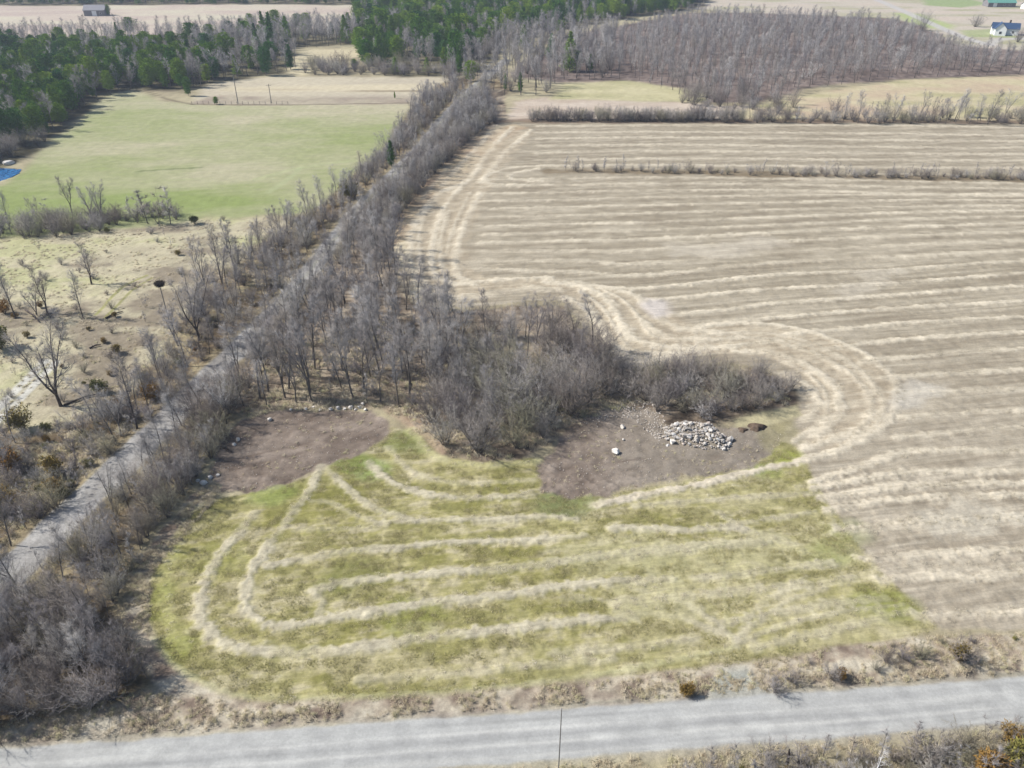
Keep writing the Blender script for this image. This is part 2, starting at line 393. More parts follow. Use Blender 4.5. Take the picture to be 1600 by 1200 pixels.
    # bare soil
    for S, k in ((SOIL1, 0), (SOIL2, 1)):
        tt = contrast(fbm(x / 6, y / 4, 81 + k, 4) * .6 + fin * .4, 2.0)
        cs = noisecol([(122, 109, 99), (144, 131, 120), (168, 155, 143)], tt)
        if k: cs = mix(cs, noisecol([(146, 137, 124), (168, 159, 146)], tt), sstep(8, 26, x + (med - .5) * 12) * .8)
        region(S, cs, 7, .5, 1.7, 3.0, 1, (fin - .5) * .34 + (fbm(x / .7, y / .7, 88, 2) - .5) * .22)
    region(P((1185, 670), (1240, 655), (1250, 690), (1215, 712), (1190, 700)), alb(166, 160, 118), 2, 1, 1, 4, .5)
    region(P((1150, 655), (1245, 632), (1255, 650), (1200, 665), (1150, 668)), alb(206, 198, 160), 5, .5, .6, 4, .8)
    region(P((700, 700), (690, 712), (620, 655), (600, 640), (650, 650)), noisecol([(186, 160, 138), (206, 186, 160)], fin), 5, .6, .6, 4, .7)
    # wheel ruts over the bare soil
    for q, ln in enumerate([P((360, 735), (440, 715), (540, 690), (600, 665)), P((350, 722), (430, 703), (530, 680)), P((860, 745), (960, 735), (1060, 725), (1180, 705)), P((870, 733), (960, 722), (1060, 712), (1150, 712)), P((905, 665), (930, 700), (930, 760))]):
        d = seg_dist(x, y, smooth_line(ln))
        k = np.exp(-(d / .28) ** 2) * (zone == 7) * sstep(.35, .6, med)
        col = mix(col, np.broadcast_to(alb(112, 99, 90), col.shape), k * .7); hgt -= k * .08
    # windrows
    brk = fbm(x / 2.2, y / 2.2, 91, 3)
    brk3 = fbm(x / .7, y / .7, 93, 2)
    brk2 = fbm(x / 9, y / 9, 95, 2)
    wr = np.zeros(n)
    for pts, wd, c, s, hh in TRACK:
        x0, y0 = pts.min(0) - 5; x1, y1 = pts.max(0) + 5
        idx = np.where((x > x0) & (x < x1) & (y > y0) & (y < y1))[0]
        if not len(idx): continue
        px, py = x[idx], y[idx]
        # thin the candidates
        d = seg_dist(px, py, pts) + (brk[idx] - .5) * wd * 1.2 + (brk3[idx] - .5) * wd * 1.3
        wgt = np.exp(-(np.abs(d) / (wd * .95)) ** 3.2) * s * (.55 + .55 * sstep(.25, .6, brk2[idx]))
        wgt = np.clip(wgt, 0, 1)
        cc = alb(*c)[None] * (.86 + .28 * fin[idx])[:, None]
        col[idx] = mix(col[idx], cc, wgt)
        wr[idx] = np.maximum(wr[idx], hh * wgt * (.6 + .8 * brk3[idx]))
    hgt += wr
    # loose straw scattered over the fields
    blob = P((1020, 375), (1070, 385), (1130, 378), (1200, 372), (1250, 385), (1200, 392), (1120, 402), (1060, 398))
    region(blob, alb(214, 205, 188), 0, 2, 5, 7, .55)
    region(P((1300, 455), (1350, 430), (1400, 420), (1390, 450), (1340, 465)), alb(214, 205, 188), 0, 2, 5, 5, .5)
    region(P((1440, 800), (1600, 790), (1750, 790), (1750, 825), (1600, 830), (1470, 840)), alb(216, 208, 190), 0, 1, 4, 5, .65)
    region(P((870, 850), (960, 820), (1060, 830), (1240, 845), (1250, 880), (1120, 900), (980, 890), (900, 905)), alb(206, 200, 160), 0, 1, 5, 4, .55)
    region(P((930, 920), (1060, 900), (1090, 950), (960, 970)), alb(206, 200, 160), 0, 1, 4, 4, .4)
    region(P((440, 1035), (600, 1025), (760, 1030), (600, 1060), (430, 1060)), alb(206, 196, 162), 0, 1, 3, 4, .5)
    region(P((1010, 465), (1045, 470), (1050, 490), (1025, 495), (1000, 480)), alb(220, 212, 206), 0, 1.5, 2, 4, .8)
    region(P((1410, 590), (1480, 600), (1440, 640), (1400, 640)), alb(214, 208, 196), 0, 1.5, 3, 4, .6)
    # hedge strips crossing the field
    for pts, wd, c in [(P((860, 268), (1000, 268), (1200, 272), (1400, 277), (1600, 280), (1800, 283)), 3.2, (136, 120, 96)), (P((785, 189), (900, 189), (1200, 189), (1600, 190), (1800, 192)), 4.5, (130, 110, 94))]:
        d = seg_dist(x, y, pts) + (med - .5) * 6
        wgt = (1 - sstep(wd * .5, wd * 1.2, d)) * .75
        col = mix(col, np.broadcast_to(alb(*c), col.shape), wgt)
    # ditch lines and cart tracks
    for pts, wd, c, s in [(P((300, 163), (420, 164), (640, 161)), 1.2, (110, 96, 80), .6), (P((345, 141), (500, 141), (700, 143)), 1.4, (128, 110, 84), .7), (P((214, 268), (255, 265), (312, 262)), .9, (120, 132, 88), .7),
                          (P((228, 142), (262, 155), (300, 163)), 1.0, (110, 100, 80), .6), (P((-20, 655), (35, 600), (70, 565)), 1.1, (226, 224, 214), 1), (P((-5, 660), (50, 605), (86, 566)), .9, (226, 224, 214), 1),
                          (P((150, 492), (190, 450), (230, 430)), .4, (170, 170, 96), .7), (P((165, 496), (205, 455), (238, 434)), .4, (156, 156, 90), .7), (P((1340, -12), (1390, 8), (1440, 30), (1500, 56), (1545, 70)), 4, (208, 204, 200), .9),
                          (P((1545, 70), (1560, 62), (1600, 60)), 4, (208, 204, 200), .8), (P((1165, 8), (1260, 6), (1400, 18)), 3, (200, 190, 180), .6), (P((400, 280), (470, 262), (560, 250)), 1.5, (190, 196, 150), .5),
                          (P((420, 300), (450, 280), (470, 262)), 1.2, (186, 194, 150), .5)]:
        pts = smooth_line(pts)
        x0, y0 = pts.min(0) - 12; x1, y1 = pts.max(0) + 12
        idx = np.where((x > x0) & (x < x1) & (y > y0) & (y < y1))[0]
        if not len(idx): continue
        d = seg_dist(x[idx], y[idx], pts)
        wgt = (1 - sstep(wd * .6, wd * 1.3, d)) * s
        col[idx] = mix(col[idx], np.broadcast_to(alb(*c), (len(idx), 3)), wgt)
    # old railway bed
    d = seg_dist(x, y, TRAIL)
    wob = (fbm(x / 5, y / 5, 101, 3) - .5) * 1.6
    c_tr = noisecol([(160, 157, 153), (180, 178, 175), (196, 194, 191)], contrast(fbm(x / 2, y / 6, 103, 3)))
    c_tr = mix(c_tr, np.broadcast_to(alb(176, 176, 140), col.shape), (1 - sstep(.3, .7, d + wob * .3)) * .35 * sstep(120, 220, y))
    nrw = .5 * sstep(120, 170, y)
    wgt = (1 - sstep(2.6 - nrw, 3.6 - nrw, d + wob))
    sh = (1 - sstep(3.0, 6.5, d + wob)) * .5
    col = mix(col, noisecol([(160, 148, 124), (190, 182, 150)], fin), sh)
    col = mix(col, c_tr, wgt)
    hgt += (1 - sstep(2.4, 6.0, d)) * .5
    zone[wgt > .5] = 8
    # gravel road with a driveway into the field
    f = y - ROAD_F(x); nn = ROAD_N(x) - y
    e = np.maximum(f, nn) + (fbm(x / 3, y / 3, 111, 3) - .5) * .7
    sx, sy = W(1160, 1085)
    drv = np.abs(x - (sx - .5 + .12 * (y - sy))) - (2.0 + 1.8 * sstep(3.5, -1, y - sy)) + (fin - .5) * 1.2
    drvm = (1 - sstep(-.5, .6, drv)) * (1 - sstep(3.0, 5.0, y - ROAD_F(x) + (med - .5) * 2)) * (y > ROAD_F(x) - 1)
    col = mix(col, noisecol([(176, 178, 168), (192, 194, 186)], fin), drvm * .95)
    # broken dark greenish line along the road's far edge
    lip = np.exp(-((f - .75) / .35) ** 2) * (1 - drvm) * sstep(.35, .6, fbm(x / 7, y / 7, 119, 3)) * .55
    col = mix(col, np.broadcast_to(alb(128, 128, 108), col.shape), lip)
    soft = (1 - sstep(-.1, 2.2, e)) * .5
    col = mix(col, np.broadcast_to(alb(190, 186, 176), col.shape), soft)
    wgt = 1 - sstep(-.25, .35, e)
    lane = fbm(x / 14, (y - .082 * x) / .5, 113, 3)
    c_rd = noisecol([(180, 181, 180), (192, 193, 191), (202, 203, 200)], contrast(lane * .7 + fin * .3, 2.0))
    for off, cc_ in ((2.1, (220, 220, 216)), (3.9, (217, 217, 213)), (5.4, (206, 206, 202)), (3.0, (172, 173, 172)), (.9, (174, 175, 173))):
        k = np.exp(-(((ROAD_F(x) - y) - off + (fbm(x / 12, x / 12, 117, 2) - .5) * .5) / .24) ** 2) * sstep(.3, .65, fbm(x / 16, y * .2, 118, 2)) * .75
        c_rd = mix(c_rd, np.broadcast_to(alb(*cc_), col.shape), k)
    col = mix(col, c_rd, wgt)
    zone[(wgt > .5)] = 1
    hgt = hgt * (1 - wgt)
    ditch = np.exp(-((f - 1.3) / .8) ** 2) * .3 * (1 - drvm)
    hgt -= ditch
    # pool in the meadow, dark damp hollow
    for (cx, cy, rx, ry) in ((78, 490, 2.4, 3.6),):
        wx, wy = W(cx, cy)
        d = np.hypot((x - wx) / rx, (y - wy) / ry) + (med - .5) * .8
        col = mix(col, np.broadcast_to(alb(72, 76, 86), col.shape), (1 - sstep(.7, 1.1, d)) * .85)
    pi = in_poly(x, y, POND)
    zone[pi] = 10
    hgt[pi] -= .35
    col[pi] = alb(70, 70, 60)
    rough = np.where(zone == 1, .02, np.where((zone == 8), .04, np.where(zone == 7, .08, .13)))
    hgt += (fbm(x / 1.1, y / 1.1, 131, 2) - .5) * rough * 1.6
    # fine variation
    col *= (.90 + .20 * fin)[:, None]
    mot = sstep(.45, .75, fbm(x / .8, y / .8, 141, 2))
    grassy = np.isin(zone, [3, 5, 6])
    col *= (1 - .16 * mot * grassy)[:, None]
    return np.clip(col, 0.005, .9), hgt, zone


# ------------------------------------------------------------------ materials
def new_mat(name):
    m = bpy.data.materials.new(name); m.use_nodes = True
    nt = m.node_tree; b = nt.nodes['Principled BSDF']
    return m, nt, b


def mat_ground(name="earth_and_grass", amp=.3, bump=.16, streak=0):
    m, nt, b = new_mat(name)
    at = nt.nodes.new("ShaderNodeAttribute"); at.attribute_name = "tint"
    geo = nt.nodes.new("ShaderNodeNewGeometry")
    n1 = nt.nodes.new("ShaderNodeTexNoise"); n1.inputs['Scale'].default_value = 2.6; n1.inputs['Detail'].default_value = 7; n1.inputs['Roughness'].default_value = .82
    n2 = nt.nodes.new("ShaderNodeTexNoise"); n2.inputs['Scale'].default_value = .35; n2.inputs['Detail'].default_value = 4
    nt.links.new(geo.outputs['Position'], n1.inputs['Vector']); nt.links.new(geo.outputs['Position'], n2.inputs['Vector'])
    r1 = nt.nodes.new("ShaderNodeMapRange"); r1.inputs[1].default_value = .3; r1.inputs[2].default_value = .7; r1.inputs[3].default_value = 1 - amp; r1.inputs[4].default_value = 1 + amp
    r2 = nt.nodes.new("ShaderNodeMapRange"); r2.inputs[1].default_value = .3; r2.inputs[2].default_value = .7; r2.inputs[3].default_value = .92; r2.inputs[4].default_value = 1.08
    nt.links.new(n1.outputs['Fac'], r1.inputs[0]); nt.links.new(n2.outputs['Fac'], r2.inputs[0])
    mu = nt.nodes.new("ShaderNodeMath"); mu.operation = 'MULTIPLY'
    nt.links.new(r1.outputs[0], mu.inputs[0]); nt.links.new(r2.outputs[0], mu.inputs[1])
    if streak:
        mp = nt.nodes.new("ShaderNodeMapping"); mp.vector_type = 'TEXTURE'; mp.inputs['Rotation'].default_value = (0, 0, math.atan(AX_SL)); mp.inputs['Scale'].default_value = (7, .45, 1)
        n3 = nt.nodes.new("ShaderNodeTexNoise"); n3.inputs['Scale'].default_value = 1; n3.inputs['Detail'].default_value = 5; n3.inputs['Roughness'].default_value = .7
        r3 = nt.nodes.new("ShaderNodeMapRange"); r3.inputs[1].default_value = .3; r3.inputs[2].default_value = .7; r3.inputs[3].default_value = 1 - streak; r3.inputs[4].default_value = 1 + streak
        nt.links.new(geo.outputs['Position'], mp.inputs['Vector']); nt.links.new(mp.outputs[0], n3.inputs['Vector']); nt.links.new(n3.outputs['Fac'], r3.inputs[0])
        m2 = nt.nodes.new("ShaderNodeMath"); m2.operation = 'MULTIPLY'; nt.links.new(mu.outputs[0], m2.inputs[0]); nt.links.new(r3.outputs[0], m2.inputs[1]); mu = m2
    vm = nt.nodes.new("ShaderNodeVectorMath"); vm.operation = 'SCALE'
    nt.links.new(at.outputs['Color'], vm.inputs[0]); nt.links.new(mu.outputs[0], vm.inputs['Scale'])
    nt.links.new(vm.outputs[0], b.inputs['Base Color'])
    bp = nt.nodes.new("ShaderNodeBump"); bp.inputs['Strength'].default_value = .5; bp.inputs['Distance'].default_value = bump
    nt.links.new(n1.outputs['Fac'], bp.inputs['Height']); nt.links.new(bp.outputs[0], b.inputs['Normal'])
    b.inputs['Roughness'].default_value = 1; b.inputs['Specular IOR Level'].default_value = .05
    return m


def mat_simple(name, c, rough=.9, spec=.2, var=.15, c2=None, scale=3.0):
    m, nt, b = new_mat(name)
    tc = nt.nodes.new("ShaderNodeTexCoord")
    n1 = nt.nodes.new("ShaderNodeTexNoise"); n1.inputs['Scale'].default_value = scale; n1.inputs['Detail'].default_value = 4
    nt.links.new(tc.outputs['Object'], n1.inputs['Vector'])
    mx = nt.nodes.new("ShaderNodeMix"); mx.data_type = 'RGBA'
    c = list(c)
    c2 = list(c2) if c2 is not None else [v * (1 - 2 * var) for v in c]
    mx.inputs[6].default_value = (*c, 1); mx.inputs[7].default_value = (*c2, 1)
    mr = nt.nodes.new("ShaderNodeMapRange"); mr.inputs[1].default_value = .35; mr.inputs[2].default_value = .65
    nt.links.new(n1.outputs['Fac'], mr.inputs[0]); nt.links.new(mr.outputs[0], mx.inputs[0])
    nt.links.new(mx.outputs[2], b.inputs['Base Color'])
    b.inputs['Roughness'].default_value = rough; b.inputs['Specular IOR Level'].default_value = spec
    return m


def mat_plant(name, cols, rough=.9, spec=.1, transl=0.0):
    """colour varies from plant to plant (random per object) and within the plant"""
    m, nt, b = new_mat(name)
    oi = nt.nodes.new("ShaderNodeObjectInfo")
    rp = nt.nodes.new("ShaderNodeValToRGB")
    while len(rp.color_ramp.elements) < len(cols): rp.color_ramp.elements.new(.5)
    for i, (e, c) in enumerate(zip(rp.color_ramp.elements, cols)):
        e.position = i / max(1, len(cols) - 1); e.color = (*c, 1)
    nt.links.new(oi.outputs['Random'], rp.inputs[0])
    tc = nt.nodes.new("ShaderNodeTexCoord")
    n1 = nt.nodes.new("ShaderNodeTexNoise"); n1.inputs['Scale'].default_value = 1.1; n1.inputs['Detail'].default_value = 3
    nt.links.new(tc.outputs['Object'], n1.inputs['Vector'])
    mr = nt.nodes.new("ShaderNodeMapRange"); mr.inputs[1].default_value = .3; mr.inputs[2].default_value = .7; mr.inputs[3].default_value = .7; mr.inputs[4].default_value = 1.3
    nt.links.new(n1.outputs['Fac'], mr.inputs[0])
    vm = nt.nodes.new("ShaderNodeVectorMath"); vm.operation = 'SCALE'
    nt.links.new(rp.outputs[0], vm.inputs[0]); nt.links.new(mr.outputs[0], vm.inputs['Scale'])
    nt.links.new(vm.outputs[0], b.inputs['Base Color'])
    b.inputs['Roughness'].default_value = rough; b.inputs['Specular IOR Level'].default_value = spec
    return m


M_GROUND = mat_ground()
M_GRAVEL = mat_ground('gravel', .17, .04)
M_FIELD = mat_ground('stubble_and_straw', .24, .12, streak=.16)
M_BARK = mat_plant("grey_bark", [(.085, .075, .068), (.13, .115, .105), (.10, .088, .078)])
M_TWIG = mat_plant("bare_twigs", [(.17, .158, .158), (.285, .275, .273), (.20, .185, .175), (.34, .33, .325), (.185, .18, .19), (.25, .235, .225), (.15, .14, .15), (.22, .195, .17)])
M_BRUSH = mat_plant("brush_twigs", [(.165, .145, .135), (.265, .25, .235), (.19, .16, .14), (.20, .19, .13), (.31, .295, .285), (.16, .145, .15), (.13, .11, .10)])
M_NEEDLE = mat_plant("evergreen_needles", [(.035, .11, .017), (.10, .19, .02), (.20, .28, .03), (.045, .13, .035), (.15, .235, .025), (.025, .08, .02)], spec=0)
M_JUNI = mat_plant("olive_foliage", [(.12, .125, .035), (.22, .12, .035), (.17, .16, .045), (.075, .09, .03), (.24, .16, .05)])
M_BIRCH = mat_plant("white_birch_bark", [(.58, .57, .57), (.62, .61, .61)])
M_DRY = mat_plant("dry_grass_blades", [(.40, .35, .25), (.46, .41, .31), (.34, .28, .20), (.42, .40, .24)])
M_DARKBARK = mat_plant("dark_bark", [(.06, .05, .045), (.08, .065, .06)])


def mesh_from(name, v, f, mats, midx=None, smooth=False):
    me = bpy.data.meshes.new(name)
    v = np.asarray(v, np.float32); f = np.asarray(f, np.int32)
    me.vertices.add(len(v)); me.vertices.foreach_set('co', v.ravel())
    k = f.shape[1]
    me.loops.add(len(f) * k); me.loops.foreach_set('vertex_index', f.ravel())
    me.polygons.add(len(f)); me.polygons.foreach_set('loop_start', np.arange(len(f), dtype=np.int32) * k)
    me.polygons.foreach_set('loop_total', np.full(len(f), k, np.int32))
    for m in mats: me.materials.append(m)
    if midx is not None: me.polygons.foreach_set('material_index', midx)
    if smooth: me.polygons.foreach_set('use_smooth', np.ones(len(f), bool))
    me.update(calc_edges=True)
    return me


def link(name, me, parent=None, **props):
    o = bpy.data.objects.new(name, me); C.objects.link(o)
    if parent is not None: o.parent = parent
    for k, v in props.items(): o[k] = v
    return o


# ------------------------------------------------------------------ ground mesh
ZNAMES = {0: 'ground', 1: 'gravel_road', 2: 'stubble_field', 3: 'mown_field', 4: 'hay_field', 5: 'meadow_ground', 6: 'woodland_ground', 7: 'bare_soil_ground', 8: 'gravel_path', 9: 'distant_field', 10: 'pond_ground'}


def build_ground():
    # bands: y0, y1, dx, dy, half width at y0, y1
    bands = [(38.4, 102.4, .2, .2, 96, 96), (102.4, 192, .4, .4, 152, 152), (192, 396.8, .8, 1.28, 300, 300), (396.8, 1000, 1.6, 3.6, 640, 640)]
    V = []; F = []; base = 0
    for bi, (y0, y1, dx, dy, hw, _) in enumerate(bands):
        nx = int(round(2 * hw / dx / 2)) * 2 + 1
        hwx = (nx - 1) / 2 * dx
        xs = (np.arange(nx) - (nx - 1) // 2) * dx
        ny = int(round((y1 - y0) / dy)) + 1
        ys = np.linspace(y0, y1, ny)
        X, Y = np.meshgrid(xs, ys)
        V.append([X.ravel(), Y.ravel(), nx, ny, base])
        i = np.arange(nx - 1)[None] + nx * np.arange(ny - 1)[:, None] + base
        F.append(np.stack([i, i + 1, i + 1 + nx, i + nx], -1).reshape(-1, 4))
        base += nx * ny
    # side aprons beyond the fine bands
    for (y0, y1, x0, x1, d) in [(38.4, 102.4, 96, 300, 3.2), (102.4, 192, 152, 300, 3.2)]:
        for s in (-1, 1):
            nx = int(round((x1 - x0) / d)) + 1; ny = int(round((y1 - y0) / d)) + 1
            xs = np.linspace(x0, x1, nx) * s; ys = np.linspace(y0, y1, ny)
            if s < 0: xs = xs[::-1]
            X, Y = np.meshgrid(xs, ys)
            V.append([X.ravel(), Y.ravel(), nx, ny, base])
            i = np.arange(nx - 1)[None] + nx * np.arange(ny - 1)[:, None] + base
            F.append(np.stack([i, i + 1, i + 1 + nx, i + nx], -1).reshape(-1, 4))
            base += nx * ny
    x = np.concatenate([v[0] for v in V]); y = np.concatenate([v[1] for v in V])
    col, h, zone = ground_fields(x, y)
    # close the joints where a fine band meets a coarse one
    for a in range(3):
        nx, ny, b0 = V[a][2:5]
        row_ = b0 + nx * (ny - 1) + np.arange(nx)
        h[row_[1:-1:2]] = .5 * (h[row_[0:-2:2]] + h[row_[2::2]])
    F = np.concatenate(F)
    co = np.stack([x, y, h], 1)
    fz = zone[F[:, 0]]
    for z in np.unique(fz):
        ff = F[fz == z]
        u, inv = np.unique(ff.ravel(), return_inverse=True)
        nm = ZNAMES[int(z)]
        me = mesh_from(nm, co[u], inv.reshape(-1, 4), [M_GRAVEL if z == 1 else M_FIELD if z in (2, 3) else M_GROUND])
        at = me.attributes.new("tint", 'FLOAT_COLOR', 'POINT')
        at.data.foreach_set('color', np.concatenate([col[u], np.ones((len(u), 1))], 1).astype(np.float32).ravel())
        link(nm, me, kind='structure')


build_ground()
# the plain going on to the horizon
def plain():
    R = 6000
    m = mat_simple("far_plain", alb(176, 168, 138), 1, .05, c2=alb(120, 118, 92), scale=.012)
    v = [(-R, -R, -.9), (R, -R, -.9), (R, R, -.9), (-R, R, -.9)]
    me = mesh_from("terrain", v, [(0, 1, 2, 3)], [m])
    link("terrain", me, kind='structure')
plain()
# pond water
mw, nt, b = new_mat("pond_water")
b.inputs['Base Color'].default_value = (.015, .09, .24, 1); b.inputs['Roughness'].default_value = .12
wn1 = nt.nodes.new("ShaderNodeTexNoise"); wn1.inputs['Scale'].default_value = .9; wn1.inputs['Detail'].default_value = 3
wr1 = nt.nodes.new("ShaderNodeValToRGB"); wr1.color_ramp.elements[0].position = .35; wr1.color_ramp.elements[1].position = .65
wr1.color_ramp.elements[0].color = (.008, .04, .13, 1); wr1.color_ramp.elements[1].color = (.03, .16, .36, 1)
wg1 = nt.nodes.new("ShaderNodeNewGeometry"); wbp = nt.nodes.new("ShaderNodeBump"); wbp.inputs['Strength'].default_value = .4; wbp.inputs['Distance'].default_value = .1
nt.links.new(wg1.outputs['Position'], wn1.inputs['Vector']); nt.links.new(wn1.outputs['Fac'], wr1.inputs[0]); nt.links.new(wr1.outputs[0], b.inputs['Base Color'])
nt.links.new(wn1.outputs['Fac'], wbp.inputs['Height']); nt.links.new(wbp.outputs[0], b.inputs['Normal'])
pz = POND
me = bpy.data.meshes.new("water")
me.from_pydata([(p[0], p[1], -.12) for p in pz], [], [list(range(len(pz)))]); me.materials.append(mw)
link("water", me, kind='structure')


# ------------------------------------------------------------------ plants
class Geo:
    def __init__(s): s.v = []; s.f = []; s.n = 0

    def tube(s, pts, rad, sides):
        pts = [Vector(p) for p in pts]
        n = len(pts)
        d = (pts[-1] - pts[0]).normalized()
        a = d.orthogonal().normalized(); b = d.cross(a)
        cs = [(math.cos(2 * math.pi * k / sides), math.sin(2 * math.pi * k / sides)) for k in range(sides)]
        tip = rad[-1] < 1e-4
        st = s.n
        m = n - 1 if tip else n
        for i in range(m):
            for c, q in cs:
                p = pts[i] + a * (c * rad[i]) + b * (q * rad[i])
                s.v.append((p.x, p.y, p.z))
        s.n += m * sides
        for i in range(m - 1):
            for k in range(sides):
                k2 = (k + 1) % sides
                p0 = st + i * sides + k; p1 = st + i * sides + k2
                s.f.append((p0, p1, p1 + sides)); s.f.append((p0, p1 + sides, p0 + sides))
        if tip:
            p = pts[-1]; s.v.append((p.x, p.y, p.z)); s.n += 1
            for k in range(sides):
                s.f.append((st + (m - 1) * sides + k, st + (m - 1) * sides + (k + 1) % sides, s.n - 1))

    def tri(s, p, q, r):
        s.v += [tuple(p), tuple(q), tuple(r)]; s.f.append((s.n, s.n + 1, s.n + 2)); s.n += 3

    def mesh(s, name, mat): return mesh_from(name, s.v, s.f, [mat])


def bend(R, p, d, L, n, wob, up=0.0):
    pts = [p.copy()]; d = d.normalized(); dirs = [d.copy()]
    for i in range(n):
        d = (d + Vector((R.gauss(0, wob), R.gauss(0, wob), R.gauss(0, wob) + up))).normalized()
        p = p + d * (L / n); pts.append(p.copy()); dirs.append(d.copy())
    return pts, dirs


def rdir(R, d, ang):
    a = d.orthogonal().normalized(); a.rotate(Matrix.Rotation(R.uniform(0, 2 * math.pi), 3, d))
    return (d * math.cos(ang) + a * math.sin(ang)).normalized()


def bare_tree(seed, H=15, clear=.3, spread=.9, fork=0, limbs=14, br=7, tw=9, twr=.017, r0=None, twl=1.1, leaf=None):
    R = random.Random(seed)
    T = Geo(); K = Geo()
    r0 = r0 or H * .0125
    stems = []
    if fork:
        base, dd = bend(R, Vector((0, 0, -.3)), Vector((R.gauss(0, .06), R.gauss(0, .06), 1)), H * clear, 3, .05)
        T.tube(base, [r0 * 1.25, r0 * 1.05, r0, r0 * .95], 6)
        for k in range(fork):
            a = 2 * math.pi * k / fork + R.uniform(-.4, .4)
            an = R.uniform(.25, .5)
            d = Vector((math.cos(a) * math.sin(an), math.sin(a) * math.sin(an), math.cos(an)))
            L = H * (1 - clear) * R.uniform(.8, 1.05)
            pts, dr = bend(R, base[-1], d, L, 6, .10, .07)
            rr = [r0 * .7 * (1 - .9 * i / 6) for i in range(7)]
            T.tube(pts, rr, 5); stems.append((pts, dr, rr, .12, L))
    else:
        pts, dr = bend(R, Vector((0, 0, -.3)), Vector((R.gauss(0, .04), R.gauss(0, .04), 1)), H, 8, .05, .04)
        rr = [r0 * (1 - .93 * (i / 8) ** 1.1) for i in range(9)]
        T.tube(pts, rr, 6); stems.append((pts, dr, rr, clear, H))
    for pts, dr, rr, cl, L in stems:
        n = len(pts) - 1
        for k in range(limbs // max(1, len(stems))):
            t = cl + (1 - cl) * (k + R.random()) / (limbs / max(1, len(stems)))
            t = min(t, .99); i = int(t * n); q = t * n - i
            p = pts[i].lerp(pts[i + 1], q); d = dr[i + 1]
            ll = L * spread * .42 * (1.08 - .72 * (t - cl) / (1 - cl)) * R.uniform(.7, 1.1)
            lp, ld = bend(R, p, rdir(R, d, R.uniform(.5, .95)), ll, 4, .12, .14)
            lr = rr[i] * .5
            K.tube(lp, [lr, lr * .75, lr * .55, lr * .35, lr * .15], 4)
            for m in range(br):
                tt = .2 + .8 * (m + R.random()) / br
                tt = min(tt, .99); j = int(tt * 4)
                bp = lp[j].lerp(lp[j + 1], tt * 4 - j)
                bl = ll * .45 * (1.15 - .6 * tt) * R.uniform(.6, 1.15)
                bpts, bd = bend(R, bp, rdir(R, ld[j + 1], R.uniform(.5, 1.0)), bl, 3, .16, .10)
                K.tube(bpts, [lr * .32, lr * .22, lr * .14, 0], 3)
                for w in range(tw):
                    u = .1 + .9 * (w + R.random()) / tw; u = min(u, .99); g = int(u * 3)
                    tp = bpts[g].lerp(bpts[g + 1], u * 3 - g)
                    d2 = rdir(R, bd[g + 1], R.uniform(.3, .95)); d2.z += .15
                    K.tube([tp, tp + d2.normalized() * twl * R.uniform(.5, 1.25)], [twr * R.uniform(.7, 1.2), 0], 3)
    return T, K


def shrub(seed, H=4, stems=16, lean=.75, br=6, tw=8, twr=.02, twl=.75, r0=.05):
    R = random.Random(seed); T = Geo(); K = Geo()
    for k in range(stems):
        a = 2 * math.pi * k / stems + R.uniform(-.3, .3); an = R.uniform(.05, lean)
        p = Vector((math.cos(a) * .25 * R.random() * H / 4, math.sin(a) * .25 * R.random() * H / 4, -.15))
        d = Vector((math.cos(a) * math.sin(an), math.sin(a) * math.sin(an), math.cos(an)))
        L = H * R.uniform(.75, 1.1)
        pts, dr = bend(R, p, d, L, 4, .12, .06)
        T.tube(pts, [r0, r0 * .75, r0 * .5, r0 * .3, r0 * .1], 4)
        for m in range(br):
            t = .15 + .85 * (m + R.random()) / br; t = min(t, .99); i = int(t * 4)
            bp = pts[i].lerp(pts[i + 1], t * 4 - i)
            bpts, bd = bend(R, bp, rdir(R, dr[i + 1], R.uniform(.4, 1.1)), L * .38 * (1.15 - .5 * t), 2, .2, .08)
            K.tube(bpts, [r0 * .3, r0 * .2, 0], 3)
            for w in range(tw):
                u = min(.99, (w + R.random()) / tw); g = int(u * 2)
                tp = bpts[g].lerp(bpts[g + 1], u * 2 - g)
                d2 = rdir(R, bd[g + 1], R.uniform(.3, 1.1))
                K.tube([tp, tp + d2 * twl * R.uniform(.5, 1.2)], [twr * R.uniform(.7, 1.2), 0], 3)
    return T, K


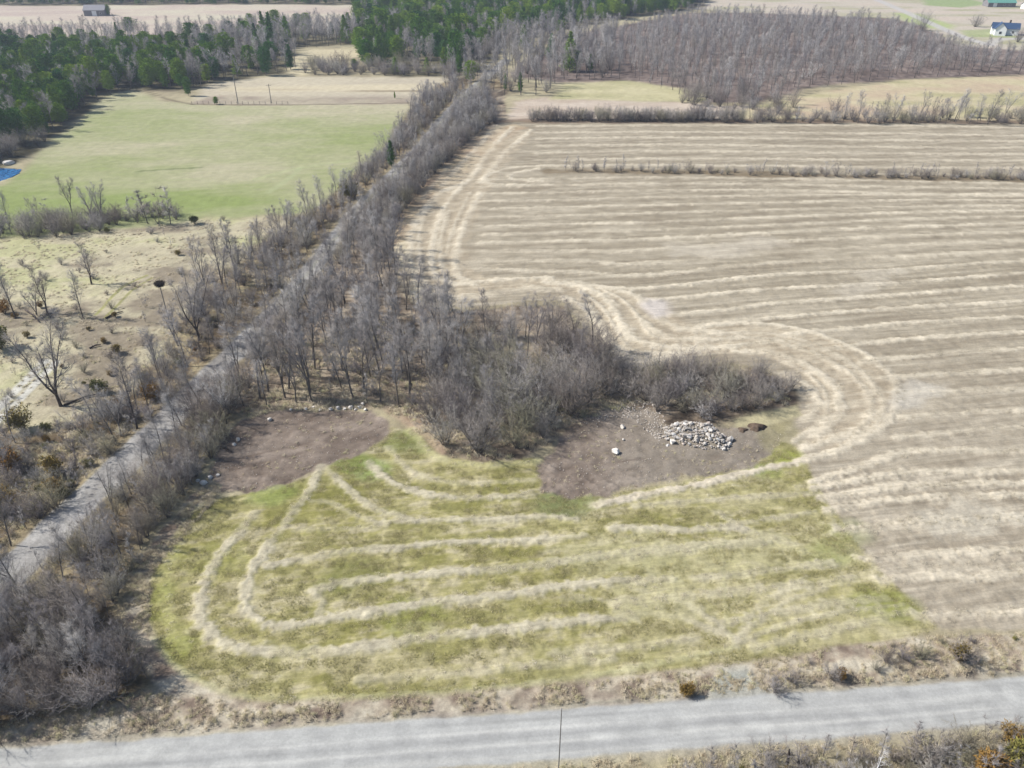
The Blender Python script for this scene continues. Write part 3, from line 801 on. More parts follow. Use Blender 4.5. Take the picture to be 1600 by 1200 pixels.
def conifer(seed, H=13, rad=2.6, shape='cone', n=3600, base=.1, sz=.5):
    R = random.Random(seed); T = Geo(); K = Geo()
    pts, dr = bend(R, Vector((0, 0, -.3)), Vector((0, 0, 1)), H * .97, 5, .02, .05)
    T.tube(pts, [H * .014 * (1 - .9 * i / 5) for i in range(6)], 5)
    nb = 110
    boughs = []
    for k in range(nb):
        t = base + (1 - base) * (k + R.random()) / nb
        a = k * 2.4 + R.uniform(-.4, .4)
        if shape == 'cone': rr = rad * (1 - (t - base) / (1 - base)) ** .85 + .12
        elif shape == 'round': rr = rad * math.sqrt(max(.02, 1 - ((t - base) / (1 - base) * 2 - .85) ** 2 / 1.4))
        else: rr = rad * (.55 + .45 * math.sin(math.pi * (t - base) / (1 - base))) * (1 - t) ** .45
        rr *= R.uniform(.5, 1.3)
        boughs.append((t * H, a, rr))
    for z, a, rr in boughs:
        tip = Vector((math.cos(a) * rr, math.sin(a) * rr, z - (.18 * rr if shape == 'cone' else -.25 * rr)))
        o = Vector((0, 0, z))
        K.tube([o, tip], [.04, .012], 3)
        m = max(8, int(n / nb * (.4 + rr / rad)))
        for w in range(m):
            u = R.random() ** .55
            p = o.lerp(tip, u) + Vector((R.gauss(0, .16 * rr + .07), R.gauss(0, .16 * rr + .07), R.gauss(0, .12 * rr + .05)))
            d = (tip - o).normalized() * .7 + Vector((R.gauss(0, .6), R.gauss(0, .6), R.gauss(0, .45)))
            d.normalize(); s_ = Vector((R.gauss(0, 1), R.gauss(0, 1), R.gauss(0, .6))).cross(d)
            if s_.length < .01: continue
            s_.normalize(); L = sz * R.uniform(.55, 1.2)
            K.tri(p - s_ * L * .28, p + s_ * L * .28, p + d * L)
    return T, K


def blob_shrub(seed, H=2.4, rad=1.15, n=1900, sz=.24):
    R = random.Random(seed); T = Geo(); K = Geo()
    for k in range(7):
        a = k * .9; d = Vector((math.cos(a) * .6, math.sin(a) * .6, 1))
        pts, _ = bend(R, Vector((0, 0, -.1)), d, H * .8, 3, .12)
        T.tube(pts, [.05, .035, .02, .008], 4)
    lobes = [(Vector((R.uniform(-.55, .55) * rad, R.uniform(-.55, .55) * rad, R.uniform(.3, .8) * H)), R.uniform(.35, .6) * rad) for _ in range(9)]
    for i in range(n):
        c, r = lobes[R.randrange(9)]
        d = Vector((R.gauss(0, 1), R.gauss(0, 1), R.gauss(0, .9))).normalized()
        p = c + d * r * R.uniform(.35, 1.25)
        if p.z < .02: continue
        s_ = d.orthogonal().normalized(); s_.rotate(Matrix.Rotation(R.uniform(0, 6.28), 3, d))
        e = (d + Vector((R.gauss(0, .5), R.gauss(0, .5), R.gauss(0, .5)))).normalized(); L = sz * R.uniform(.5, 1.2)
        K.tri(p - s_ * L * .3, p + s_ * L * .3, p + e * L)
    return T, K


def tuft(seed, H=.55, n=38):
    R = random.Random(seed); K = Geo()
    for i in range(n):
        a = R.uniform(0, 6.28); r = abs(R.gauss(0, .28)); p = Vector((math.cos(a) * r, math.sin(a) * r, -.03))
        d = Vector((R.gauss(0, .5), R.gauss(0, .5), 1)).normalized()
        K.tube([p, p + d * H * R.uniform(.5, 1.1)], [.022, 0], 3)
    return K


PROTO = {}


def proto(kind, T, K, mt, mk):
    PROTO.setdefault(kind, []).append((T.mesh('trunk', mt), K.mesh('crown', mk)))


# woodland trees: slender; standing alone: broad
for sdd, kw in [(1, dict(H=15, clear=.34, spread=.75, limbs=24, br=7, tw=7)), (2, dict(H=16, clear=.4, spread=.62, limbs=22, br=7, tw=7)), (3, dict(H=14, clear=.28, spread=.9, limbs=24, br=7, tw=7)),
                (4, dict(H=15, clear=.22, spread=.95, fork=2, limbs=24, br=7, tw=7)), (5, dict(H=14, clear=.3, spread=.8, limbs=26, br=7, tw=7)), (6, dict(H=15, clear=.2, spread=.9, fork=3, limbs=27, br=7, tw=7))]:
    proto('wood', *bare_tree(sdd, twr=.0145, **kw), M_BARK, M_TWIG)
for sdd, kw in [(11, dict(H=14, clear=.16, spread=.95, fork=4, limbs=44, br=7, tw=7, r0=.26)), (12, dict(H=14, clear=.22, spread=.9, fork=2, limbs=34, br=7, tw=7, r0=.24)), (13, dict(H=13, clear=.3, spread=.8, limbs=28, br=7, tw=7, r0=.22)),
                (14, dict(H=13, clear=.1, spread=.85, fork=3, limbs=36, br=7, tw=7, r0=.22))]:
    proto('open', *bare_tree(sdd, **kw), M_DARKBARK, M_TWIG)
for sdd, kw in [(21, dict(H=4)), (22, dict(H=4, stems=20, lean=.95)), (23, dict(H=4, stems=13, lean=.55, br=8)), (24, dict(H=4, stems=18, lean=.85, tw=10))]:
    proto('shrub', *shrub(sdd, **kw), M_BARK, M_BRUSH)
for sdd, kw in [(31, dict(H=8, stems=20, lean=.65, br=11, tw=9, twl=.95, r0=.06, twr=.017)), (32, dict(H=8, stems=24, lean=.8, br=10, tw=9, twl=.95, r0=.06, twr=.017)), (33, dict(H=8, stems=18, lean=.55, br=12, tw=9, twl=.85, r0=.07, twr=.017))]:
    proto('thicket', *shrub(sdd, **kw), M_BARK, M_BRUSH)
for sdd, kw in [(41, dict(H=5, clear=.1, spread=.5, limbs=12, br=5, tw=5, twl=.6, r0=.05)), (42, dict(H=5, clear=.05, spread=.6, fork=3, limbs=12, br=5, tw=5, twl=.6, r0=.05))]:
    proto('sapling', *bare_tree(sdd, **kw), M_BARK, M_TWIG)
for sdd, kw in [(51, dict(shape='cone')), (52, dict(shape='cone', rad=3.0)), (53, dict(shape='round', rad=2.7, H=11, base=.12)), (54, dict(shape='col', rad=2.1, H=11)), (55, dict(shape='round', rad=3.2, H=12, base=.25))]:
    proto('conifer', *conifer(sdd, **kw), M_BARK, M_NEEDLE)
for sdd in (61, 62, 63):
    proto('olive', *blob_shrub(sdd), M_BARK, M_JUNI)
TUFTS = [tuft(s).mesh('blades', M_DRY) for s in (71, 72, 73)]
PH = dict(wood=15, open=13.5, shrub=4, thicket=8, sapling=5, conifer=12, olive=2.4)
KINDN = dict(wood='bare_tree', open='bare_tree', thicket='bare_shrub', shrub='bare_shrub', sapling='sapling', conifer='conifer', olive='evergreen_shrub')
CATN = dict(bare_tree='tree', bare_shrub='shrub', sapling='sapling', conifer='tree', evergreen_shrub='shrub')

PL = []   # (kind, x, y, height, rot, region id)


def scatter(poly, kinds, gap, hr, reg, maxn=3000, keepoff=None, seed=0, prob=None):
    r = random.Random(seed + 1000)
    kk = [k for k, w in kinds]; ww = [w for k, w in kinds]
    x0, y0 = poly.min(0); x1, y1 = poly.max(0)
    cell = {}
    area = (x1 - x0) * (y1 - y0)
    n = int(area / (gap * gap) * 3.2)
    xs = np.array([r.uniform(x0, x1) for _ in range(n)]); ys = np.array([r.uniform(y0, y1) for _ in range(n)])
    ok = in_poly(xs, ys, poly)
    if keepoff is not None:
        for line, dd in keepoff: ok &= seg_dist(xs, ys, line) > dd
    if prob is not None: ok &= np.array([r.random() for _ in range(n)]) < prob(xs, ys)
    c = 0
    for x, y in zip(xs[ok], ys[ok]):
        i, j = int(x // gap), int(y // gap)
        if any((x - a) ** 2 + (y - b_) ** 2 < gap * gap for di in (-1, 0, 1) for dj in (-1, 0, 1) for (a, b_) in cell.get((i + di, j + dj), ())): continue
        cell.setdefault((i, j), []).append((x, y))
        k = r.choices(kk, ww)[0]
        lo, hi = hr[k] if isinstance(hr, dict) else hr
        PL.append((k, x, y, r.uniform(lo, hi), r.uniform(0, 6.28), reg)); c += 1
        if c >= maxn: break


TR = [(TRAIL, 3.0), (TRAIL[5:], 3.9)]
# central wood of tall slender trees
scatter(P((372, 645), (450, 634), (540, 628), (600, 630), (670, 650), (720, 600), (720, 520), (660, 490), (630, 450), (612, 385), (560, 400), (500, 460), (430, 540), (390, 600)), [('wood', 8), ('sapling', 4), ('shrub', 1)], 2.6,
        dict(wood=(10, 16), sapling=(4, 7), shrub=(2, 4)), 'c', keepoff=[(TRAIL, 3.8)], seed=1)
# thicket lobe
scatter(P((660, 655), (690, 695), (740, 712), (820, 712), (855, 690), (882, 660), (958, 612), (962, 585), (945, 555), (905, 530), (850, 515), (760, 520), (700, 560), (670, 610)), [('thicket', 8), ('wood', 2), ('shrub', 2)], 3.0,
        dict(thicket=(4.5, 9.5), wood=(9, 13), shrub=(3, 5)), 't', seed=2)
scatter(P((935, 600), (960, 622), (1000, 622), (1030, 645), (1100, 655), (1180, 640), (1240, 625), (1236, 604), (1180, 590), (1060, 588), (975, 582), (940, 575)), [('thicket', 3), ('shrub', 6)], 2.2, dict(thicket=(4, 6.5), shrub=(2.5, 4.5)), 'r', seed=3)
# strip between trail and fields
EAST = np.vstack([TRAIL[:12] + np.array([3.2, 0]), P((775, 192), (735, 217), (690, 262), (645, 312), (606, 366), (520, 420), (420, 540), (368, 650), (335, 715), (300, 765), (245, 830), (200, 900), (182, 950), (192, 1000), (215, 1035), (245, 1065), (200, 1085), (120, 1115), (0, 1140), (-160, 1155))])
scatter(EAST, [('wood', 5), ('thicket', 5), ('shrub', 3), ('sapling', 3)], 1.85, dict(wood=(8, 13), thicket=(5, 8), shrub=(2, 4.5), sapling=(4, 7)), 'e', keepoff=TR, seed=4, prob=lambda x, y: np.where((y < 130) & (seg_dist(x, y, TRAIL) < 4.6), .3, 1))
PL[:] = [(k, x, y, h * (.76 if (rg == 'e' and y < 112) else 1), r_, rg) for (k, x, y, h, r_, rg) in PL]
WEST = np.vstack([TRAIL[1:12] + np.array([-3.2, 0]), P((700, 140), (655, 165), (632, 195), (600, 235), (545, 292), (470, 345), (400, 385), (340, 440), (285, 500), (240, 590), (200, 660), (120, 750), (40, 830), (-60, 920), (-200, 1050))])
scatter(WEST, [('wood', 4), ('thicket', 2), ('shrub', 5), ('sapling', 3)], 2.1, dict(wood=(8, 13), thicket=(4, 7), shrub=(1.8, 4), sapling=(3, 6)), 'w', keepoff=TR, seed=5, prob=lambda x, y: np.where(y < 125, .8, 1))
scatter(P((0, 955), (100, 862), (200, 768), (290, 690), (345, 640), (350, 690), (300, 765), (245, 830), (200, 900), (178, 955), (120, 1000), (0, 1010)), [('thicket', 3), ('shrub', 5)], 3.0, dict(thicket=(3, 5.5), shrub=(1.8, 3.4)), 'e', keepoff=[(TRAIL, 5.2)], seed=33)
# scrub west of the trail
scatter(SCRUB, [('shrub', 7), ('sapling', 2), ('olive', 2.2), ('thicket', 1.6), ('wood', .7)], 1.9, dict(shrub=(1.4, 3.2), sapling=(2.5, 5), olive=(.9, 2.0), thicket=(3, 5), wood=(7, 10)), 's', keepoff=[(TRAIL, 4)], seed=6, prob=lambda x, y: np.full(x.shape, .9))
PL[:] = [(k, x, y, h * (.9 if (rg in 'we' and y > 112) else 1), r_, rg) for (k, x, y, h, r_, rg) in PL]
scatter(MEADOW, [('shrub', 6), ('olive', 1.5), ('sapling', 1)], 4.5, dict(shrub=(.8, 2.2), olive=(.9, 2.0), sapling=(2, 4)), 'm', keepoff=[(TRAIL, 4)], seed=7, prob=lambda x, y: np.where(y < 165, .8, .08))
# bushes at the south end of the strip, by the road
scatter(P((-120, 1160), (0, 1132), (125, 1110), (190, 1088), (222, 1066), (185, 1035), (155, 985), (60, 930), (-60, 960)), [('thicket', 6), ('wood', 2), ('shrub', 3)], 2.1, dict(thicket=(4.5, 7.5), wood=(7, 10), shrub=(2.5, 4)), 'b', keepoff=TR, seed=8)
# shrubs along the bottom of the hay field
scatter(P((-120, 380), (0, 372), (90, 370), (160, 362), (195, 348), (285, 345), (280, 332), (150, 342), (0, 352), (-120, 354)), [('shrub', 6), ('sapling', 1.5), ('thicket', 3)], 2.2, dict(shrub=(2.4, 4.8), sapling=(5, 8), thicket=(4, 7)), 'h', seed=9)
# far woods
scatter(P((-200, 330), (0, 238), (60, 218), (110, 186), (160, 152), (222, 138), (300, 141), (340, 126), (330, 92), (250, 84), (120, 80), (0, 86), (-300, 110)), [('conifer', 7), ('wood', 3)], 5.0, dict(conifer=(7, 16), wood=(10, 15)), 'p', seed=10)
scatter(P((-200, 330), (0, 236), (55, 214), (100, 186), (150, 140), (130, 95), (0, 90), (-200, 110)), [('conifer', 1)], 5.5, dict(conifer=(8, 15)), 'p', seed=30)
scatter(P((-300, 96), (0, 84), (120, 78), (250, 80), (330, 88), (460, 70), (560, 66), (560, 46), (420, 46), (300, 54), (0, 58), (-300, 66)), [('wood', 9), ('conifer', .4)], 6.0, dict(wood=(9, 14), conifer=(8, 13)), 'p', seed=31)
scatter(P((300, 141), (345, 126), (430, 118), (465, 108), (455, 75), (560, 70), (560, 50), (420, 50), (300, 70)), [('conifer', 1.4), ('wood', 7)], 5.6, dict(conifer=(9, 16), wood=(10, 16)), 'p', seed=11)
scatter(P((470, 116), (560, 118), (640, 118), (700, 118), (640, 104), (560, 104), (480, 106)), [('shrub', 5), ('thicket', 3), ('conifer', 1)], 4.5, dict(shrub=(4, 6), thicket=(6, 9), conifer=(5, 9)), 'p', seed=12)
scatter(P((560, 104), (640, 104), (715, 112), (780, 60), (900, 40), (1080, 14), (1090, -30), (620, -30), (560, 20)), [('conifer', 6), ('wood', 4)], 7.0, dict(conifer=(11, 20), wood=(12, 17)), 'q', seed=13)
scatter(P((690, 130), (800, 152), (850, 150), (880, 126), (960, 120), (960, 60), (860, 50), (760, 62), (700, 110)), [('wood', 9), ('thicket', 2), ('conifer', .35)], 5.5, dict(conifer=(10, 15), wood=(11, 17), thicket=(6, 9)), 'q', keepoff=[(TRAIL, 4)], seed=14)
scatter(P((880, 124), (1000, 126), (1060, 148), (1100, 158), (1200, 156), (1255, 140), (1400, 123), (1592, 116), (1750, 116), (1750, 98), (1580, 97), (1500, 90), (1450, 72), (1390, 48), (1240, 34), (1080, 34), (940, 66)), [('wood', 9), ('sapling', 1)], 5.4, dict(wood=(9.5, 14.5), sapling=(5, 8)), 'f', seed=15)
scatter(P((1060, 160), (1100, 168), (1180, 172), (1230, 180), (1250, 160), (1180, 150), (1080, 148)), [('wood', 4), ('thicket', 5), ('shrub', 3)], 5.0, dict(wood=(8, 11), thicket=(6, 9), shrub=(3, 5)), 'f', seed=16)
scatter(P((-300, 8), (270, 7), (600, 6), (620, -10), (-300, -12)), [('conifer', 6), ('wood', 6)], 6.5, dict(conifer=(9, 16), wood=(11, 16)), 'd', maxn=1500, seed=17)
scatter(P((1140, -6), (1330, -4), (1440, -12), (1560, -10), (1560, -40), (1140, -40)), [('conifer', 2), ('wood', 6)], 14, dict(conifer=(9, 14), wood=(8, 13)), 'd', maxn=120, seed=18)
# hedgerows across the stubble
HEDGE1 = P((830, 190), (1150, 191), (1150, 186), (830, 186))
scatter(HEDGE1, [('shrub', 8), ('sapling', 1)], 1.9, dict(shrub=(3.5, 6), sapling=(4.5, 6)), 'g', seed=19)
scatter(P((1130, 192), (1600, 195), (1800, 197), (1800, 184), (1600, 183), (1130, 184)), [('shrub', 6), ('sapling', 3), ('wood', 2.4), ('thicket', 2.4)], 3.2, dict(shrub=(3, 5), sapling=(6, 10), wood=(10, 15), thicket=(5, 8)), 'g', seed=20)
scatter(P((870, 269.5), (1000, 270), (1200, 274.5), (1400, 279), (1600, 282), (1800, 286), (1800, 278), (1600, 276), (1400, 273), (1200, 269), (1000, 265), (870, 265)), [('shrub', 7), ('sapling', 5)], 1.8, dict(shrub=(1.4, 3.2), sapling=(3.4, 5.6)), 'k', seed=21, prob=lambda x, y: .35 + .5 * sstep(20, 160, x))
# verges
scatter(P((1190, 1074), (1300, 1058), (1600, 1035), (1800, 1020), (1800, 990), (1600, 998), (1440, 1002), (1300, 1024), (1190, 1046)), [('shrub', 5), ('olive', .8)], 2.6, dict(shrub=(.5, 1.1), olive=(.5, .9)), 'v', seed=22, prob=lambda x, y: np.full(x.shape, .6))
scatter(P((1060, 1215), (1180, 1190), (1320, 1180), (1450, 1168), (1600, 1150), (1800, 1130), (1800, 1290), (1060, 1290)), [('shrub', 8), ('sapling', 2.5), ('olive', 1)], 1.5, dict(shrub=(1.6, 3.4), sapling=(3.4, 5.8), olive=(.8, 1.6)), 'n', seed=23)
scatter(P((380, 1250), (1060, 1215), (1060, 1300), (380, 1300)), [('shrub', 8)], 2.2, dict(shrub=(1, 1.6)), 'n', seed=24)
scatter(P((0, 205), (60, 232), (80, 225), (70, 215), (10, 250), (-80, 290), (-60, 255)), [('thicket', 5), ('shrub', 5)], 4, dict(thicket=(5, 8), shrub=(3, 5)), 'p', seed=25)

KW = dict(bare_tree='bare tree', bare_shrub='bare shrub', sapling='thin sapling', conifer='green conifer', evergreen_shrub='olive-green evergreen shrub')
PLACE = {'c': 'standing close in the central wood', 't': 'in the rounded thicket lobe between the two soil patches', 'r': 'in the low brush behind the stone pile', 'e': 'in the strip between gravel trail and fields',
         'w': 'along the meadow side of the gravel trail', 's': 'in the rough scrub below the pale meadow', 'm': 'scattered out in the pale meadow', 'b': 'in the dark clump where trail strip meets gravel road',
         'h': 'in the brushy bank below the green hay field', 'p': 'in the mixed evergreen wood beside the hay field', 'q': 'in the dark wood at the far end of the trail', 'f': 'in the far bare wood on red-brown ground',
         'd': 'in the most distant tree line', 'g': 'in the hedgerow closing off the stubble field', 'k': 'in the thin hedgerow crossing the stubble field', 'v': 'on the dry verge between field and road', 'n': 'on the near roadside of the gravel road'}


LOOK = dict(wood=['straight bare tree', 'slim high-crowned bare tree', 'wide-crowned bare tree', 'twin-stemmed bare tree', 'many-limbed bare tree', 'three-stemmed bare tree'], open=['bare tree'] * 4,
            shrub=['bare shrub', 'wide low bare shrub', 'upright bare shrub', 'dense bare shrub'], thicket=['large bare bush', 'wide large bare bush', 'upright large bare bush'], sapling=['thin single-stemmed sapling', 'thin forked sapling'],
            conifer=['pointed conifer', 'wide pointed conifer', 'round-topped conifer', 'slim columnar conifer', 'broad round conifer'], olive=['olive-green shrub', 'lobed olive shrub', 'ragged olive shrub'])
TALL = dict(wood=13.5, open=99, shrub=4.2, thicket=7.5, sapling=6, conifer=16, olive=2.4)
BIGLOOK = dict(wood='very tall bare tree', open='bare tree', shrub='tall bare shrub', thicket='very large bare bush', sapling='tall thin sapling', conifer='very tall conifer', olive='large olive shrub')


def in_view(x, y, h):
    def pr(z):
        cy, cz = y, z - CAM_H
        dep = cy * math.cos(PITCH) - cz * math.sin(PITCH)
        return 800 + FPX * x / dep, 600 - FPX * (cy * math.sin(PITCH) + cz * math.cos(PITCH)) / dep
    u0, v0 = pr(0); u1, v1 = pr(h)
    return -20 < u0 < 1620 and v0 > -5 and v1 < 1190


def plant(kind, i, x, y, h, rot, label, cat, group=None, sx=1.0, lean=0.0, leanaz=0.0):
    tm, cm = PROTO[kind][i]
    s = h / PH[kind]
    e = bpy.data.objects.new(KINDN[kind], None); C.objects.link(e)
    e.location = (x, y, 0); e.scale = (s * sx, s * sx, s)
    m = Matrix.Rotation(lean, 3, Vector((-math.sin(leanaz), math.cos(leanaz), 0))) @ Matrix.Rotation(rot, 3, 'Z')
    e.rotation_euler = m.to_euler()
    e['label'] = label; e['category'] = cat
    if group: e['group'] = group
    link('trunk', tm, e); link('crown', cm, e)
    return e


bykind = {}
for p in PL:
    bykind.setdefault(KINDN[p[0]], []).append(p)
REST = {}
for kn, lst in bykind.items():
    vis = [p for p in lst if in_view(p[1], p[2], p[3])]
    vis.sort(key=lambda p: -p[3] / math.hypot(p[2], CAM_H))
    lim = 270
    top = vis[:lim]
    ids = set(map(id, top))
    for p in top:
        k, x, y, h, r, reg = p
        i = random.randrange(len(PROTO[k]))
        if k == 'conifer' and reg in 'pq': i = random.choice((2, 4, 2, 4, 3, 1))
        wide = 1.15 if k in ('shrub',) else 1.0
        lk = LOOK[k][i] if h < TALL[k] else BIGLOOK[k]
        plant(k, i, x, y, h, r, lk + ' ' + PLACE[reg], CATN[kn], KW[kn] + 's ' + PLACE[reg], sx=wide * random.uniform(.85, 1.2))
    REST[kn] = [p for p in lst if id(p) not in ids]


def gn_stuff(name, items, label, meshes):
    """items: (x, y, z, scale xyz, rot, pick); one object that carries all of them as instances"""
    n = len(items)
    if not n: return
    me = bpy.data.meshes.new(name)
    me.vertices.add(n)
    me.vertices.foreach_set('co', np.array([(i[0], i[1], i[2]) for i in items], np.float32).ravel())
    a = me.attributes.new('sc', 'FLOAT_VECTOR', 'POINT'); a.data.foreach_set('vector', np.array([i[3] for i in items], np.float32).ravel())
    a = me.attributes.new('ro', 'FLOAT', 'POINT'); a.data.foreach_set('value', np.array([i[4] for i in items], np.float32))
    a = me.attributes.new('pick', 'INT', 'POINT'); a.data.foreach_set('value', np.array([i[5] for i in items], np.int32))
    o = link(name, me, kind='stuff', label=label)
    g = bpy.data.node_groups.new(name, 'GeometryNodeTree')
    g.interface.new_socket('Geometry', in_out='INPUT', socket_type='NodeSocketGeometry')
    g.interface.new_socket('Geometry', in_out='OUTPUT', socket_type='NodeSocketGeometry')
    N = g.nodes; L = g.links
    gi = N.new('NodeGroupInput'); go = N.new('NodeGroupOutput')
    tp = N.new('GeometryNodeMeshToPoints'); L.new(gi.outputs[0], tp.inputs[0])
    def attr(nm, t):
        q = N.new('GeometryNodeInputNamedAttribute'); q.data_type = t; q.inputs[0].default_value = nm; return q
    sc = attr('sc', 'FLOAT_VECTOR'); ro = attr('ro', 'FLOAT'); pk = attr('pick', 'INT')
    cx = N.new('ShaderNodeCombineXYZ'); L.new(ro.outputs[0], cx.inputs[2])
    jn = N.new('GeometryNodeJoinGeometry')
    for mi, mm in enumerate(meshes):
        cmp = N.new('FunctionNodeCompare'); cmp.data_type = 'INT'; cmp.operation = 'EQUAL'
        L.new(pk.outputs[0], cmp.inputs[2]); cmp.inputs[3].default_value = mi
        oi = N.new('GeometryNodeObjectInfo'); oi.inputs['Object'].default_value = mm; oi.inputs['As Instance'].default_value = True
        ip = N.new('GeometryNodeInstanceOnPoints')
        L.new(tp.outputs[0], ip.inputs['Points']); L.new(cmp.outputs[0], ip.inputs['Selection']); L.new(oi.outputs['Geometry'], ip.inputs['Instance'])
        L.new(cx.outputs[0], ip.inputs['Rotation']); L.new(sc.outputs[0], ip.inputs['Scale']); L.new(ip.outputs[0], jn.inputs[0])
    L.new(jn.outputs[0], go.inputs[0])
    md = o.modifiers.new('instances', 'NODES'); md.node_group = g
    return o


_src = {}


def src(me):
    if me.name not in _src: _src[me.name] = bpy.data.objects.new(me.name, me)      # data only, never linked to the scene
    return _src[me.name]


SNAME = dict(bare_tree='woodland_trees', bare_shrub='brush_undergrowth', sapling='sapling_undergrowth', conifer='conifer_woods', evergreen_shrub='evergreen_undergrowth')
for kn, lst in REST.items():
    ms = []; off = {}
    for k in sorted({p[0] for p in lst}):
        off[k] = len(ms)
        for t, c in PROTO[k]: ms += [src(t), src(c)]
    items = []
    for k, x, y, h, r, reg in lst:
        i = random.randrange(len(PROTO[k])); s = h / PH[k]; w = random.uniform(.85, 1.2)
        if k == 'conifer' and reg in 'pq': i = random.choice((2, 4, 2, 4, 3, 1)); w *= 1.15
        for j in (0, 1):
            items.append((x, y, 0, (s * w, s * w, s), r, off[k] + 2 * i + j))
    gn_stuff(SNAME[kn], items, KW[kn] + 's too many to count in the farther and denser woods', ms)

# ------------------------------------------------------------------ single trees
def single(kind, i, base, top, label, rot=None, lean=0.0, az=0.0, sx=1.0):
    """base and top as sighted in the drone picture"""
    x, y = W(*base)
    lo, hi = .2, 40
    for _ in range(30):
        m = (lo + hi) / 2
        dep = y * math.cos(PITCH) - (m - CAM_H) * math.sin(PITCH)
        v = 600 - FPX * (y * math.sin(PITCH) + (m - CAM_H) * math.cos(PITCH)) / dep
        if v > top: lo = m
        else: hi = m
    return plant(kind, i, x, y, m, rot if rot is not None else random.uniform(0, 6), label, 'shrub' if kind in ('olive', 'shrub', 'thicket') else 'tree', sx=sx, lean=lean, leanaz=az)


for k, i, b_, t_, lb, sx in [
    ('open', 0, (95, 634), 508, 'forked bare tree with dark twin trunks in front of the pale cart track', 1.0), ('open', 2, (25, 497), 408, 'slim bare tree beside the dark pool, edge of the meadow', .8),
    ('open', 3, (58, 493), 440, 'low forked tree at the near rim of the dark pool', 1.0), ('open', 1, (74, 490), 412, 'taller spreading tree at the far rim of the dark pool', .9), ('open', 1, (143, 444), 378, 'leaning bare tree with dark trunk in open pale grass', 1.0),
    ('open', 2, (130, 497), 424, 'thin single tree beside the faint green wheel tracks', .7), ('open', 0, (312, 532), 416, 'tall bare tree with thick dark trunk between meadow and trail', .8), ('open', 2, (347, 442), 352, 'straight tall tree rising from the trailside brush', .8),
    ('open', 3, (322, 455), 365, 'narrow forked tree just beyond the nest pole', .7), ('open', 1, (365, 415), 340, 'bushy bare tree where the meadow meets the hay field corner', .9), ('open', 1, (112, 332), 272, 'single dark-trunked tree rising clear of the brushy bank', .8),
    ('open', 3, (142, 335), 284, 'forked tree near the middle of the brushy bank', .9), ('open', 0, (160, 340), 286, 'broad crowned tree near the middle of the brushy bank', .8), ('open', 2, (15, 350), 300, 'slender tree in the brushy bank nearest the pond', .7),
    ('open', 3, (58, 345), 304, 'pale small tree in a gap of the brushy bank', .8), ('sapling', 1, (215, 348), 298, 'thin clustered tree where the bank narrows', 1.3), ('sapling', 0, (232, 350), 296, 'thin upright tree in the last clump of the bank', 1.4),
    ('sapling', 1, (248, 350), 290, 'tallest upright tree of the last clump of the bank', 1.2), ('sapling', 0, (266, 350), 294, 'upright tree closing the last clump of the bank', 1.3), ('open', 2, (215, 672), 560, 'grey tree with a green shrub at its foot beside the trail', .9),
    ('conifer', 1, (890, 112), 54, 'lone tall green conifer at the corner of the bare wood', 1.0), ('conifer', 3, (922, 112), 82, 'small dark conifer beside the lone tall conifer', 1.0), ('conifer', 3, (813, 145), 110, 'slim green conifer at the trail end of the pale strip', .8),
    ('conifer', 3, (790, 142), 112, 'slim dark conifer where the trail enters the wood', .7), ('conifer', 3, (612, 262), 216, 'bright green conifer alone in the grey trail trees', .9), ('conifer', 0, (415, 75), 22, 'dark pointed conifer of a pair above the mixed wood', .9),
    ('conifer', 0, (427, 85), 24, 'bright green pointed conifer of a pair above the mixed wood', 1.0), ('conifer', 0, (370, 118), 88, 'small dark conifer near the tan field corner', 1.1), ('conifer', 2, (416, 118), 70, 'tall dark conifer behind the tan field corner', .9),
    ('conifer', 2, (295, 150), 118, 'dark round conifer at the edge of the hay field', .8), ('conifer', 3, (617, 154), 142, 'tiny dark conifer alone in the tan field', .8), ('conifer', 2, (338, 163), 150, 'low dark bush on the hay field fence line', 1.3), ('conifer', 2, (170, 24), 6, 'dark round tree beside the grey barn', 1.0),
    ('conifer', 2, (76, 210), 188, 'small conifer standing off the wood edge', .7), ('shrub', 1, (1524, 42), 22, 'round brown tree beside the white farmhouse', 1.0), ('thicket', 0, (1440, 48), 18, 'broad bare tree by the bend of the farm lane', 1.1), ('thicket', 1, (1590, 66), 45, 'bare bushy tree in front of the farmhouse', 1.1)]:
    single(k, i, b_, t_, lb, sx=sx)
for i, b_, t_, lb in [(0, (1072, 1084), 1066, 'olive-green shrub on the verge beside the field entrance'), (1, (1495, 1028), 1008, 'largest dark olive shrub on the dry verge'), (2, (1588, 1202), 1166, 'bright olive shrub across the road at the frame corner'),
                      (0, (1545, 1212), 1176, 'yellow-green shrub just beside the bright olive one'), (1, (1576, 1158), 1136, 'small reddish shrub beyond the bright olive one'), (2, (155, 615), 592, 'dark evergreen clump in the rough meadow grass'),
                      (0, (182, 646), 620, 'yellow-green evergreen clump lower down the rough meadow'), (1, (35, 672), 640, 'small green evergreen clump at the meadow edge'), (2, (25, 735), 700, 'orange-green evergreen clump in the scrub'),
                      (0, (85, 745), 712, 'golden evergreen clump in the middle of the scrub'), (1, (8, 490), 470, 'dark bush at the meadow rim near the pool'), (2, (0, 545), 508, 'dark round bush below the pool'), (1, (238, 625), 600, 'green shrub at the foot of a grey trailside tree'),
                      (0, (305, 350), 334, 'rusty brown bush at the end of the brushy bank'), (1, (545, 310), 282, 'dark evergreen bush beside the trail trees'), (0, (185, 552), 535, 'pale olive clump in the rough grass'), (2, (1312, 1058), 1044, 'brown twiggy clump in the middle of the dry verge'),
                      (1, (8, 800), 770, 'dark evergreen clump at the lowest edge of the scrub'), (0, (90, 775), 745, 'dark green clump below the golden one')]:
    single('olive', i, b_, t_, lb, sx=.9)
